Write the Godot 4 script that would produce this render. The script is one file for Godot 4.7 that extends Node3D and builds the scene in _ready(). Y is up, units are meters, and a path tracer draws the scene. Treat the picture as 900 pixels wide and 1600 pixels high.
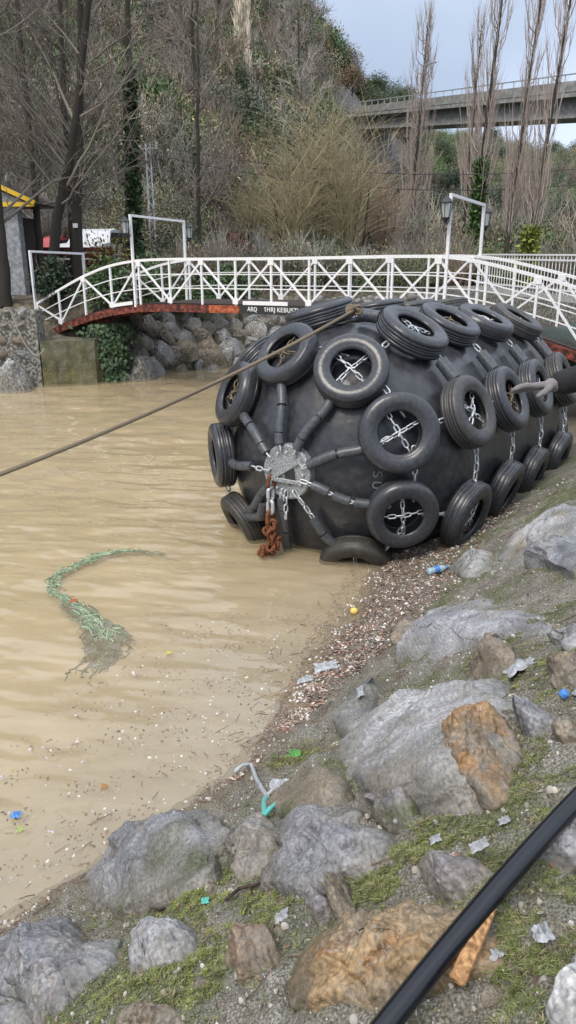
extends Node3D
# A tyre-netted rubber fender moored against a rocky river bank, with a white foot bridge and a brushy hillside behind it.

var rng := RandomNumberGenerator.new()
var mats := {}
var n_low := FastNoiseLite.new()
var n_mid := FastNoiseLite.new()
var n_fine := FastNoiseLite.new()
var n_ridge := FastNoiseLite.new()
var n_cell := FastNoiseLite.new()
var n_wave := FastNoiseLite.new()

# ------------------------------------------------------------------ mesh collector
class MB:
	var v := PackedVector3Array()
	var n := PackedVector3Array()
	var c := PackedColorArray()
	var uv := PackedVector2Array()
	var ix := PackedInt32Array()
	var col := Color(1, 1, 1)
	func p(a: Vector3, t := Vector2.ZERO) -> int:
		v.append(a); n.append(Vector3.ZERO); c.append(col); uv.append(t)
		return v.size() - 1
	func tri(a: int, b: int, d: int) -> void:
		ix.append(a); ix.append(b); ix.append(d)
	func quad(a: int, b: int, d: int, e: int) -> void:
		tri(a, b, d); tri(a, d, e)
	func face(a: Vector3, b: Vector3, d: Vector3, e: Vector3) -> void:
		quad(p(a), p(b), p(d), p(e))
	func tface(a: Vector3, b: Vector3, d: Vector3) -> void:
		tri(p(a), p(b), p(d))
	func box(at: Vector3, s: Vector3, b := Basis.IDENTITY) -> void:
		var h := s * 0.5
		var q := PackedVector3Array()
		for k in 8:
			q.append(at + b * Vector3(h.x if k & 1 else -h.x, h.y if k & 2 else -h.y, h.z if k & 4 else -h.z))
		for f in [[0, 2, 3, 1], [5, 7, 6, 4], [4, 6, 2, 0], [1, 3, 7, 5], [2, 6, 7, 3], [4, 0, 1, 5]]:
			face(q[f[3]], q[f[2]], q[f[1]], q[f[0]])
	func cbox(at: Vector3, s: Vector3, ch: float, b := Basis.IDENTITY) -> void:   # a box with chamfered long edges (along z) and ends
		var h := s * 0.5
		var ring: Array = []
		for zz in [[-h.z, ch], [-h.z + ch, 0.0], [h.z - ch, 0.0], [h.z, ch]]:
			var i: float = zz[1]
			var x := h.x - i
			var y := h.y - i
			var k := minf(ch, minf(x, y) * 0.5)
			var r: Array = []
			for q in [[x - k, -y], [x, -y + k], [x, y - k], [x - k, y], [-x + k, y], [-x, y - k], [-x, -y + k], [-x + k, -y]]:
				r.append(at + b * Vector3(q[0], q[1], zz[0]))
			ring.append(r)
		for k in 3:
			for j in 8:
				var j2 := (j + 1) % 8
				face(ring[k][j], ring[k + 1][j], ring[k + 1][j2], ring[k][j2])
		for k in [0, 3]:
			for j in range(1, 7):
				if k == 0:
					tface(ring[0][0], ring[0][j], ring[0][j + 1])
				else:
					tface(ring[3][0], ring[3][j + 1], ring[3][j])
	func bar(a: Vector3, b: Vector3, w: float, h: float, up := Vector3.UP) -> void:
		var z := (b - a).normalized()
		var x := up.cross(z).normalized()
		var y := z.cross(x)
		box((a + b) * 0.5, Vector3(w, h, a.distance_to(b)), Basis(x, y, z))
	func sweep(pts: PackedVector3Array, w: float, h: float, side: Vector3) -> void:   # a rectangular bar along a path; side is the direction of its width
		var prev: Array = []
		for k in pts.size():
			var t := (pts[mini(k + 1, pts.size() - 1)] - pts[maxi(k - 1, 0)]).normalized()
			var y := t.cross(side).normalized()
			if y.y < 0.0: y = -y
			var r: Array = []
			for q in [[-0.5, -0.5], [0.5, -0.5], [0.5, 0.5], [-0.5, 0.5]]:
				r.append(pts[k] + side * (w * float(q[0])) + y * (h * float(q[1])))
			if k > 0:
				for j in 4:
					var j2 := (j + 1) % 4
					face(prev[j], prev[j2], r[j2], r[j])
			else:
				face(r[0], r[1], r[2], r[3])
			prev = r
		face(prev[3], prev[2], prev[1], prev[0])
	func tube(pts: PackedVector3Array, r0: float, r1: float, sides: int, caps := true, lobes := 0, twist := 0.0) -> void:
		var m := pts.size()
		var up := Vector3(0.31, 0.94, 0.12)
		var first := v.size()
		var run := 0.0
		for k in m:
			var t := (pts[mini(k + 1, m - 1)] - pts[maxi(k - 1, 0)]).normalized()
			if absf(t.dot(up)) > 0.98: up = Vector3(0.9, 0.1, 0.42)
			var x := t.cross(up).normalized()
			up = x.cross(t).normalized()
			if k > 0: run += pts[k].distance_to(pts[k - 1])
			var r := lerpf(r0, r1, float(k) / float(maxi(m - 1, 1)))
			for j in sides:
				var a := TAU * j / sides
				var rr := r
				if lobes > 0: rr = r * (0.86 + 0.2 * absf(cos((a * lobes + run * twist) * 0.5)))
				p(pts[k] + (x * cos(a) + up * sin(a)) * rr, Vector2(float(j) / sides, run))
		for k in m - 1:
			for j in sides:
				var j2 := (j + 1) % sides
				var a := first + k * sides
				quad(a + j, a + sides + j, a + sides + j2, a + j2)
		if caps and sides > 3:
			for e in [0, m - 1]:
				var s := v.size()
				for j in sides: p(v[first + e * sides + j])
				for j in range(1, sides - 1):
					if e == 0: tri(s, s + j, s + j + 1)
					else: tri(s, s + j + 1, s + j)
	func lathe(prof: PackedVector2Array, segs: int, closed := false) -> void:   # profile of (radius, height) turned round y
		var first := v.size()
		var m := prof.size()
		for j in segs:
			var a := TAU * j / segs
			for k in m:
				p(Vector3(prof[k].x * cos(a), prof[k].y, prof[k].x * sin(a)), Vector2(float(j) / segs, float(k) / m))
		for j in segs:
			var a := first + j * m
			var b := first + ((j + 1) % segs) * m
			for k in (m if closed else m - 1):
				var k2 := (k + 1) % m
				quad(a + k, a + k2, b + k2, b + k)
	func add(o: MB, x: Transform3D) -> void:
		var s := v.size()
		v.append_array(x * o.v)
		n.append_array(o.n); c.append_array(o.c); uv.append_array(o.uv)
		for k in o.ix: ix.append(k + s)
	func flip() -> void:
		for k in range(0, ix.size(), 3):
			var t := ix[k]; ix[k] = ix[k + 1]; ix[k + 1] = t
	func split() -> MB:   # every triangle with corners of its own, so that edges stay hard
		var o := MB.new()
		for k in ix: 
			o.col = c[k]
			o.ix.append(o.p(v[k]))
		return o
	func mesh(colors := false) -> ArrayMesh:
		n.fill(Vector3.ZERO)
		for k in range(0, ix.size(), 3):
			var a := ix[k]
			var b := ix[k + 1]
			var d := ix[k + 2]
			var q := (v[d] - v[a]).cross(v[b] - v[a])
			n[a] += q; n[b] += q; n[d] += q
		for k in n.size():
			n[k] = n[k].normalized() if n[k].length_squared() > 1e-20 else Vector3.UP
		var arr := []
		arr.resize(Mesh.ARRAY_MAX)
		arr[Mesh.ARRAY_VERTEX] = v
		arr[Mesh.ARRAY_NORMAL] = n
		arr[Mesh.ARRAY_TEX_UV] = uv
		if colors: arr[Mesh.ARRAY_COLOR] = c
		arr[Mesh.ARRAY_INDEX] = ix
		var am := ArrayMesh.new()
		am.add_surface_from_arrays(Mesh.PRIMITIVE_TRIANGLES, arr)
		return am

# ------------------------------------------------------------------ objects
func tag(o: Node3D, label: String, category: String, group := "") -> Node3D:
	o.set_meta("label", label)
	o.set_meta("category", category)
	if group: o.set_meta("group", group)
	return o

func thing(called: String, label: String, category: String, at := Vector3.ZERO, group := "") -> Node3D:
	var o := Node3D.new()
	o.name = called
	o.position = at
	add_child(o, true)
	return tag(o, label, category, group)

func part(called: String, m: Mesh, material: Material, parent: Node3D = null, x := Transform3D.IDENTITY) -> MeshInstance3D:
	var o := MeshInstance3D.new()
	o.name = called
	o.mesh = m
	o.material_override = material
	o.transform = x
	(parent if parent else self).add_child(o, true)
	return o

func structure(called: String, m: Mesh, material: Material, label := "") -> MeshInstance3D:
	var o := part(called, m, material)
	o.set_meta("kind", "structure")
	if label: o.set_meta("label", label)
	return o

func scatter(called: String, m: Mesh, material: Material, xs: Array, cols: Array, parent: Node3D = null) -> MultiMeshInstance3D:
	var mm := MultiMesh.new()
	mm.transform_format = MultiMesh.TRANSFORM_3D
	mm.use_colors = cols.size() > 0
	mm.mesh = m
	mm.instance_count = xs.size()
	for k in xs.size():
		mm.set_instance_transform(k, xs[k])
		if cols.size(): mm.set_instance_color(k, cols[k])
	var o := MultiMeshInstance3D.new()
	o.name = called
	o.multimesh = mm
	o.material_override = material
	o.set_meta("kind", "stuff")
	(parent if parent else self).add_child(o, true)
	return o

func copy(o: Node3D, at: Transform3D, label := "") -> Node3D:
	var r: Node3D = o.duplicate()
	r.name = o.name
	add_child(r, true)
	r.transform = at
	if label: r.set_meta("label", label)
	return r

# ------------------------------------------------------------------ materials
func noise(seed_: int, freq: float, oct := 4, type := FastNoiseLite.TYPE_SIMPLEX_SMOOTH, fractal := FastNoiseLite.FRACTAL_FBM) -> FastNoiseLite:
	var f := FastNoiseLite.new()
	f.seed = seed_
	f.frequency = freq
	f.noise_type = type
	f.fractal_type = fractal
	f.fractal_octaves = oct
	return f

func grain(seed_: int, freq: float, a: Color, b: Color, oct := 5, size := 512, contrast := 1.0, bias := 0.0) -> ImageTexture:
	var im := noise(seed_, freq, oct).get_seamless_image(size, size)
	im.convert(Image.FORMAT_L8)
	var d := im.get_data()
	var lut := PackedByteArray()
	for k in 256:
		var t := clampf((k / 255.0 - 0.5) * contrast + 0.5 + bias, 0.0, 1.0)
		var q := a.lerp(b, t)
		lut.append(int(clampf(q.r, 0, 1) * 255)); lut.append(int(clampf(q.g, 0, 1) * 255)); lut.append(int(clampf(q.b, 0, 1) * 255))
	var out := PackedByteArray()
	out.resize(d.size() * 3)
	for k in d.size():
		var j := d[k] * 3
		out[k * 3] = lut[j]; out[k * 3 + 1] = lut[j + 1]; out[k * 3 + 2] = lut[j + 2]
	return ImageTexture.create_from_image(Image.create_from_data(size, size, false, Image.FORMAT_RGB8, out))

func bumps(seed_: int, freq: float, strength: float, oct := 5, size := 512, fractal := FastNoiseLite.FRACTAL_FBM, type := FastNoiseLite.TYPE_SIMPLEX_SMOOTH) -> ImageTexture:
	var im := noise(seed_, freq, oct, type, fractal).get_seamless_image(size, size)
	im.convert(Image.FORMAT_RGBA8)
	im.bump_map_to_normal_map(strength)
	return ImageTexture.create_from_image(im)

func mat(called: String, lin: Color, rough: float, vc := false, metal := 0.0) -> StandardMaterial3D:   # lin: a linear, real-world base colour
	var m := StandardMaterial3D.new()
	m.resource_name = called
	m.albedo_color = lin.linear_to_srgb()
	m.roughness = rough
	m.metallic = metal
	m.vertex_color_use_as_albedo = vc
	mats[called] = m
	return m

func tri(m: StandardMaterial3D, scale: float, alb: Texture2D, nrm: Texture2D = null, ns := 1.0, in_world := false) -> StandardMaterial3D:
	m.uv1_triplanar = true
	m.uv1_world_triplanar = in_world
	m.uv1_scale = Vector3.ONE * scale
	if alb: m.albedo_texture = alb
	if nrm:
		m.normal_enabled = true
		m.normal_texture = nrm
		m.normal_scale = ns
	return m

func make_materials() -> void:
	n_low = noise(11, 0.35, 3)
	n_mid = noise(12, 1.6, 4)
	n_fine = noise(13, 9.0, 3)
	n_ridge = noise(14, 1.2, 3, FastNoiseLite.TYPE_SIMPLEX_SMOOTH, FastNoiseLite.FRACTAL_RIDGED)
	n_wave = noise(16, 1.0, 2)
	n_cell = noise(15, 1.0, 1, FastNoiseLite.TYPE_CELLULAR, FastNoiseLite.FRACTAL_NONE)
	n_cell.cellular_return_type = FastNoiseLite.RETURN_CELL_VALUE
	var g_soft := grain(21, 0.012, Color(0.62, 0.62, 0.62), Color(1, 1, 1))
	var g_hard := grain(22, 0.03, Color(0.45, 0.45, 0.44), Color(1, 1, 1), 6, 512, 1.7)
	var g_rock := grain(23, 0.03, Color(0.62, 0.62, 0.63), Color(1, 1, 1), 6, 1024, 1.5)
	var b_rock := bumps(24, 0.014, 9.0, 6, 1024)
	var b_soft := bumps(25, 0.02, 3.0)
	var b_fine := bumps(26, 0.06, 5.0, 4)
	tri(mat("rock", Color(0.88, 0.88, 0.88), 0.52, true), 1.5, g_rock, b_rock, 1.7)
	tri(mat("bank", Color(1, 1, 1), 0.9, true), 1.7, grain(27, 0.05, Color(0.4, 0.4, 0.38), Color(1, 1, 1), 5, 1024, 2.0), bumps(28, 0.04, 12.0, 5, 1024), 1.2, true)
	tri(mat("hill", Color(1, 1, 1), 0.95, true), 0.25, g_hard, b_fine, 1.0, true)
	tri(mat("boulder", Color(1, 1, 1), 0.8, true), 1.2, g_hard, b_rock, 1.0)
	tri(mat("rubber", Color(0.05, 0.053, 0.06), 0.3), 1.6, grain(29, 0.02, Color(0.75, 0.75, 0.77), Color(1, 1, 1), 5, 512, 1.6), b_soft, 0.35)
	tri(mat("body_rubber", Color(0.05, 0.052, 0.058), 0.3, true), 0.9, grain(30, 0.016, Color(0.68, 0.68, 0.7), Color(1, 1, 1), 6, 512, 1.6), bumps(31, 0.01, 4.0), 0.5)
	tri(mat("dusty_rubber", Color(0.075, 0.074, 0.074), 0.45), 1.6, g_soft, b_soft, 0.35)
	tri(mat("muddy_rubber", Color(0.06, 0.054, 0.047), 0.5), 1.2, g_soft, b_soft, 0.35)
	tri(mat("sleeve_rubber", Color(0.1, 0.11, 0.125), 0.38), 3.0, g_soft, b_soft, 0.3)
	mat("galvanised", Color(0.5, 0.52, 0.54), 0.45, false, 0.6)
	tri(mat("flange", Color(0.6, 0.63, 0.65), 0.5, false, 0.4), 4.0, g_hard, b_soft, 0.4)
	tri(mat("rust", Color(0.3, 0.12, 0.05), 0.85), 7.0, grain(32, 0.04, Color(0.4, 0.3, 0.26), Color(1, 0.95, 0.9), 5, 256, 1.6), b_fine, 0.8)
	tri(mat("old_chain", Color(0.33, 0.25, 0.17), 0.7, false, 0.2), 7.0, g_hard)
	tri(mat("white_paint", Color(0.78, 0.79, 0.8), 0.45), 2.2, grain(33, 0.03, Color(0.66, 0.55, 0.45), Color(1, 1, 1), 5, 512, 3.0, 0.85))
	tri(mat("red_steel", Color(0.26, 0.06, 0.035), 0.7), 1.4, grain(34, 0.02, Color(0.28, 0.27, 0.26), Color(1, 1, 1), 5, 256, 2.2), b_soft, 0.5)
	tri(mat("orange_steel", Color(0.5, 0.13, 0.05), 0.65), 1.4, grain(35, 0.02, Color(0.55, 0.5, 0.48), Color(1, 1, 1), 5, 256, 1.8))
	mat("black_sheet", Color(0.02, 0.021, 0.023), 0.6)
	tri(mat("dark_wood", Color(0.06, 0.035, 0.028), 0.8), 1.5, g_hard)
	mat("print", Color(0.75, 0.75, 0.75), 0.7)
	mat("letter_grey", Color(0.16, 0.165, 0.17), 0.7)
	mat("lantern_iron", Color(0.025, 0.027, 0.03), 0.45)
	var gl := mat("lantern_glass", Color(0.75, 0.8, 0.8), 0.12)
	gl.albedo_color.a = 0.35
	gl.transparency = BaseMaterial3D.TRANSPARENCY_ALPHA
	tri(mat("concrete", Color(0.33, 0.32, 0.29), 0.9), 0.6, g_hard, b_fine, 0.6, true)
	tri(mat("wet_concrete", Color(0.2, 0.19, 0.13), 0.75, true), 0.5, g_soft, b_fine, 0.8, true)
	tri(mat("viaduct_concrete", Color(0.43, 0.43, 0.42), 0.9), 0.3, g_soft, null, 1.0, true)
	tri(mat("bark", Color(0.095, 0.082, 0.068), 0.95, true), 2.2, g_hard, b_rock, 1.2)
	mat("twig", Color(1, 1, 1), 0.95, true)
	var lf := mat("leaf", Color(1, 1, 1), 0.62, true)
	lf.backlight = Color(0.25, 0.25, 0.2)
	lf.cull_mode = BaseMaterial3D.CULL_DISABLED
	mat("litter", Color(1, 1, 1), 0.6, true).cull_mode = BaseMaterial3D.CULL_DISABLED
	tri(mat("rope", Color(0.33, 0.26, 0.18), 0.95), 9.0, g_hard)
	tri(mat("pale_rope", Color(0.55, 0.55, 0.52), 0.9), 9.0, g_hard)
	mat("pipe_plastic", Color(0.006, 0.007, 0.011), 0.2).metallic_specular = 0.5
	tri(mat("stick_wood", Color(0.5, 0.29, 0.13), 0.75), 5.0, grain(36, 0.03, Color(0.6, 0.55, 0.5), Color(1, 1, 1), 4, 256, 1.8), b_fine, 0.6)
	tri(mat("cloth_black", Color(0.02, 0.02, 0.023), 0.9), 12.0, g_hard, b_fine, 0.5)
	tri(mat("cloth_trousers", Color(0.045, 0.05, 0.07), 0.9), 12.0, g_hard, b_fine, 0.5)
	tri(mat("glove_knit", Color(1, 1, 1), 0.9, true), 40.0, g_hard, b_fine, 0.7)
	mat("skin", Color(0.45, 0.27, 0.19), 0.55)
	mat("hair", Color(0.025, 0.02, 0.017), 0.7)
	mat("boot", Color(0.03, 0.028, 0.026), 0.6)
	mat("yellow_paint", Color(0.75, 0.48, 0.03), 0.5)
	tri(mat("render_grey", Color(0.42, 0.44, 0.46), 0.85), 0.8, g_soft, null, 1.0, true)
	mat("car_white", Color(0.56, 0.58, 0.6), 0.4)
	mat("car_red", Color(0.45, 0.07, 0.08), 0.4)
	mat("car_glass", Color(0.03, 0.035, 0.04), 0.08)
	tri(mat("boat_green", Color(0.035, 0.085, 0.055), 0.55), 1.5, g_hard)
	tri(mat("cover_green", Color(0.05, 0.075, 0.065), 0.7), 1.5, g_hard, b_soft, 0.8)
	mat("boat_red", Color(0.3, 0.05, 0.05), 0.5)
	mat("pole_steel", Color(0.4, 0.42, 0.45), 0.5, false, 0.3)
	mat("wire", Color(0.03, 0.03, 0.03), 0.6)
	tri(mat("soft_white", Color(0.5, 0.52, 0.55), 0.55), 3.0, g_soft, b_soft, 0.6)
	mat("plastic_blue", Color(0.06, 0.2, 0.5), 0.35)
	mat("plastic_teal", Color(0.09, 0.42, 0.38), 0.5)
	mat("plastic_yellow", Color(0.75, 0.5, 0.12), 0.45)
	var pb := mat("bottle_plastic", Color(0.45, 0.62, 0.72), 0.15)
	pb.albedo_color.a = 0.55
	pb.transparency = BaseMaterial3D.TRANSPARENCY_ALPHA
	# the river is a clear rippled skin over silt-laden water
	var w := mat("river_skin", Color(0.47, 0.385, 0.245), 0.06)
	w.albedo_color.a = 0.3
	w.transparency = BaseMaterial3D.TRANSPARENCY_ALPHA
	var si := mat("silty_water", Color(1, 1, 1), 1.0, true)
	tri(si, 0.5, grain(38, 0.012, Color(0.86, 0.85, 0.84), Color(1, 1, 1), 5), null, 1.0, true)
	si.uv1_scale = Vector3(0.15, 1.0, 0.5)
	si.metallic_specular = 0.0

# ------------------------------------------------------------------ the lie of the land
const SHORE_Z := [3.0, 0.0, -2.0, -2.97, -3.4, -4.17, -4.87, -5.97, -6.47, -7.72, -12.0, -20.0, -40.0]
const SHORE_X := [-4.6, -3.0, -2.1, -1.5, -1.0, -0.34, 0.0, 0.4, 0.68, 1.08, 3.9, 7.6, 23.0]
const FAR_X := [-60.0, -7.2, -5.2, -4.6, -3.2, -2.0, 4.0, 14.0, 30.0, 120.0]
const FAR_Z := [-15.0, -19.6, -20.1, -20.6, -22.3, -23.0, -26.0, -31.0, -38.0, -60.0]

func shore(z: float) -> float:
	for k in SHORE_Z.size() - 1:
		if z >= SHORE_Z[k + 1]:
			return lerpf(SHORE_X[k], SHORE_X[k + 1], (z - SHORE_Z[k]) / (SHORE_Z[k + 1] - SHORE_Z[k]))
	return 23.0

func far_line(x: float) -> float:
	for k in FAR_X.size() - 1:
		if x <= FAR_X[k + 1]:
			return lerpf(FAR_Z[k], FAR_Z[k + 1], (x - FAR_X[k]) / (FAR_X[k + 1] - FAR_X[k]))
	return -60.0

func bank(x: float, z: float) -> float:   # the near bank, without its small relief
	var d := (x - shore(z)) * 0.88
	var w := 0.35 + 0.45 * clampf((-z - 4.5) / 3.5, 0.0, 1.0)
	if d < 0.0: return maxf(0.45 * d, -1.5)
	if d < w: return 0.25 * d
	var h := 0.25 * w + 0.68 * (d - w)
	return h if h < 1.65 else minf(1.65 + 0.15 * (h - 1.65), 2.3)

func bank_relief(x: float, z: float) -> float:
	var k := 0.35 + 0.65 * clampf((x - shore(z)) * 2.0, 0.0, 1.0)
	return k * (0.07 * n_mid.get_noise_2d(x * 1.2, z * 1.2) + 0.04 * n_mid.get_noise_2d(x * 5.0 + 9.0, z * 5.0) + 0.018 * n_fine.get_noise_2d(x * 3.0, z * 3.0))

func hill(x: float, z: float) -> float:
	var lip := far_line(x)
	var flat := clampf((lip - z) * 1.1 - 0.15, -1.2, 2.1) + 0.1 * n_low.get_noise_2d(x, z)
	var a := 0.39 * (-z - 1.8 * x - 34.0)
	var b := 0.8 * (-z - 28.5 - 0.05 * absf(x + 3.0))
	var h := minf(a, b) - 1.2 * maxf(0.0, 0.25 - absf(a - b) * 0.05)
	if h > 62.0: h = 62.0 + (h - 62.0) * 0.2
	h -= 1.0 * maxf(0.0, -z - 112.0)
	var far := 0.175 * maxf(0.0, -z - 48.0)
	if z < -178.0: far = 0.175 * 130.0 - 0.3 * (-z - 178.0)
	far += 3.0 * n_low.get_noise_2d(x * 0.06, z * 0.06) * clampf((-z - 48.0) / 60.0, 0.0, 1.0)
	h -= 3.6 * exp(-((x - 6.0) * (x - 6.0) + (z + 76.0) * (z + 76.0) * 0.4) / 70.0) + 2.2 * exp(-((x - 9.0) * (x - 9.0)) / 50.0) * clampf((-z - 90.0) / 15.0, 0.0, 1.0)
	h = maxf(maxf(h, far), 0.0)
	var big := clampf(h / 6.0, 0.0, 1.0)
	return flat + h + big * (1.6 * n_low.get_noise_2d(x * 0.25, z * 0.25) + 0.5 * n_low.get_noise_2d(x * 1.1 + 40.0, z * 1.1))

func stops(dense: Array, lo: float, hi: float, step: float, growth: float) -> PackedFloat32Array:   # grid lines, close together between dense[0] and dense[1] and wider beyond
	var a: Array = []
	var x: float = dense[0]
	while x < dense[1]:
		a.append(x)
		x += step
	var s := step
	x = a[-1]
	while x < hi:
		s *= growth
		x += s
		a.append(minf(x, hi))
	s = step
	x = dense[0]
	while x > lo:
		s *= growth
		x -= s
		a.push_front(maxf(x, lo))
	return PackedFloat32Array(a)

func sheet(xs: PackedFloat32Array, zs: PackedFloat32Array, height: Callable, tone: Callable, keep: Callable) -> MB:
	var m := MB.new()
	var nx := xs.size()
	for z in zs:
		for x in xs:
			var y: float = height.call(x, z)
			m.col = tone.call(x, y, z)
			m.p(Vector3(x, y, z), Vector2(x, z))
	for j in zs.size() - 1:
		for i in nx - 1:
			if keep.call(xs[i], zs[j]):
				var a := j * nx + i
				m.quad(a, a + 1, a + nx + 1, a + nx)
	return m

func mixc(a: Color, b: Color, t: float) -> Color:
	return a.lerp(b, clampf(t, 0.0, 1.0))

func moss_at(x: float, z: float) -> float:
	var d := x - shore(z)
	return clampf(n_mid.get_noise_2d(x * 0.9 + 31.0, z * 0.9) * 2.6 + 0.25 * n_fine.get_noise_2d(x * 2.0, z * 2.0) + 0.12, 0.0, 1.0) * clampf(d * 1.6 - 0.5, 0.0, 1.0)

func bank_tone(x: float, y: float, z: float) -> Color:
	var d := (x - shore(z)) * 0.88
	var a := n_mid.get_noise_2d(x * 1.7, z * 1.7)
	var b := n_fine.get_noise_2d(x * 1.5, z * 1.5)
	var q := mixc(Color(0.25, 0.225, 0.18), Color(0.35, 0.33, 0.28), 0.5 + 1.1 * a)
	q = mixc(q, Color(0.42, 0.41, 0.375), b * 1.5)
	q = mixc(q, Color(0.19, 0.155, 0.115), n_mid.get_noise_2d(x * 2.3 + 70.0, z * 2.3) * 1.8 - 0.2)
	q = mixc(q, Color(0.16, 0.185, 0.075), moss_at(x, z) * 0.8)
	if d < 0.9: q = mixc(q, Color(0.27, 0.205, 0.155), (0.9 - d) * clampf((-z - 4.8) * 0.7, 0.0, 1.0))
	if d < 0.25: q = mixc(q, Color(0.3, 0.24, 0.165), 0.8 - d * 3.0)
	return q

func hill_tone(x: float, y: float, z: float) -> Color:
	var a := n_low.get_noise_2d(x * 0.3, z * 0.3)
	var b := n_low.get_noise_2d(x * 0.9 + 20.0, z * 0.9)
	var q := mixc(Color(0.17, 0.145, 0.12), Color(0.14, 0.13, 0.1), 0.5 + a)
	q = mixc(q, Color(0.11, 0.125, 0.065), b * 1.8 - 0.1)
	if y < 4.0: q = mixc(q, Color(0.22, 0.18, 0.125), 0.6)
	# the cut face of pale grey rock high on the slope by the viaduct
	var g := 1.0 - Vector2(x - 5.2, (z + 86.0) * 0.5).length() / 8.5
	return mixc(q, Color(0.2, 0.195, 0.2), g * 2.5 + b)

func wave(x: float, z: float) -> float:
	var calm := clampf((shore(z) - x) * 0.5 + 0.15, 0.08, 1.0)
	var u := x * 0.86 + z * 0.25
	var w := z * 1.0 - x * 0.22
	return calm * (0.024 * n_wave.get_noise_2d(u * 0.6, w * 1.8) + 0.012 * n_wave.get_noise_2d(u * 1.5 + 5.0, w * 4.4) + 0.0045 * n_wave.get_noise_2d(u * 4.0, w * 10.0))

func water_tone(x: float, _y: float, z: float) -> Color:
	var a := n_low.get_noise_2d(x * 0.7 + 3.0, z * 1.6)
	var b := n_mid.get_noise_2d(x * 0.35, z * 1.3)
	var q := mixc(Color(0.45, 0.365, 0.21), Color(0.55, 0.45, 0.285), 0.5 + a * 0.8 + b * 0.4)
	var d := shore(z) - x
	return mixc(q, Color(0.34, 0.295, 0.225), (2.4 - d) * 0.5 * clampf((z + 9.0) * 0.3, 0.0, 1.0))

func build_ground() -> void:
	var xs := stops([-2.6, 3.2], -9.0, 160.0, 0.027, 1.09)
	var zs := stops([-8.4, -1.0], -70.0, 12.0, 0.027, 1.09)
	var g := sheet(xs, zs, func(x, z): return bank(x, z) + bank_relief(x, z), bank_tone, func(x, z): return x > shore(z) - 2.2 and x < 400.0)
	structure("ground", g.mesh(true), mats.bank, "stony grey-brown river bank with moss in front of the big fender")
	var wx := stops([-5.5, 2.0], -70.0, 60.0, 0.04, 1.03)
	var wz := stops([-9.5, -2.4], -75.0, 8.0, 0.04, 1.022)
	var w := sheet(wx, wz, wave, water_tone, func(x, z): return x < shore(z) + 1.2 and z > far_line(x) - 2.5)
	structure("river", w.mesh(), mats.river_skin, "rippled surface of the murky brown river")
	var sz := stops([-9.5, -2.4], -75.0, 8.0, 0.05, 1.025)
	var sx := stops([-5.5, 2.0], -70.0, 60.0, 0.06, 1.04)
	var si := sheet(sx, sz, func(x, z): return -0.055 + 0.6 * wave(x, z), water_tone, func(x, z): return x < shore(z) + 1.2 and z > far_line(x) - 2.5)
	structure("river_water", si.mesh(true), mats.silty_water, "murky brown silt-laden river water")
	var hx := stops([-12.0, 14.0], -260.0, 330.0, 0.6, 1.045)
	var hz := stops([-34.0, -18.0], -420.0, -10.0, 0.5, 1.035)
	var h := sheet(hx, hz, hill, hill_tone, func(x, z): return z < far_line(x) + 1.5)
	structure("hillside", h.mesh(true), mats.hill, "steep brown winter hillside beyond the bridge")

# ------------------------------------------------------------------ rocks
const ROCK_TONES := {
	"gray": [Color(0.412, 0.412, 0.429), Color(0.600, 0.600, 0.600), Color(0.463, 0.429, 0.412)],
	"veined": [Color(0.360, 0.369, 0.395), Color(0.567, 0.575, 0.592), Color(0.429, 0.403, 0.395)],
	"veinedblue": [Color(0.238, 0.246, 0.269), Color(0.380, 0.388, 0.412), Color(0.317, 0.301, 0.301)],
	"dark": [Color(0.245, 0.255, 0.273), Color(0.390, 0.390, 0.409), Color(0.362, 0.335, 0.328)],
	"slab": [Color(0.198, 0.206, 0.198), Color(0.317, 0.317, 0.301), Color(0.269, 0.253, 0.206)],
	"pale": [Color(0.413, 0.413, 0.413), Color(0.600, 0.600, 0.600), Color(0.445, 0.380, 0.297)],
	"ochre": [Color(0.409, 0.264, 0.125), Color(0.515, 0.370, 0.205), Color(0.277, 0.231, 0.158)],
	"ochre_gray": [Color(0.251, 0.244, 0.224), Color(0.436, 0.290, 0.145), Color(0.396, 0.211, 0.079)],
	"brown": [Color(0.290, 0.231, 0.165), Color(0.383, 0.317, 0.238), Color(0.251, 0.218, 0.172)],
	"rust": [Color(0.304, 0.205, 0.139), Color(0.396, 0.277, 0.185), Color(0.238, 0.198, 0.158)],
	"mauve": [Color(0.277, 0.257, 0.264), Color(0.383, 0.363, 0.363), Color(0.317, 0.264, 0.224)],
	"mud": [Color(0.310, 0.257, 0.185), Color(0.396, 0.343, 0.264), Color(0.264, 0.224, 0.165)],
	"browngray": [Color(0.290, 0.257, 0.211), Color(0.383, 0.350, 0.297), Color(0.224, 0.224, 0.218)],
	"painted": [Color(0.800, 0.800, 0.800), Color(0.800, 0.800, 0.800), Color(0.660, 0.647, 0.594)],
}

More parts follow.
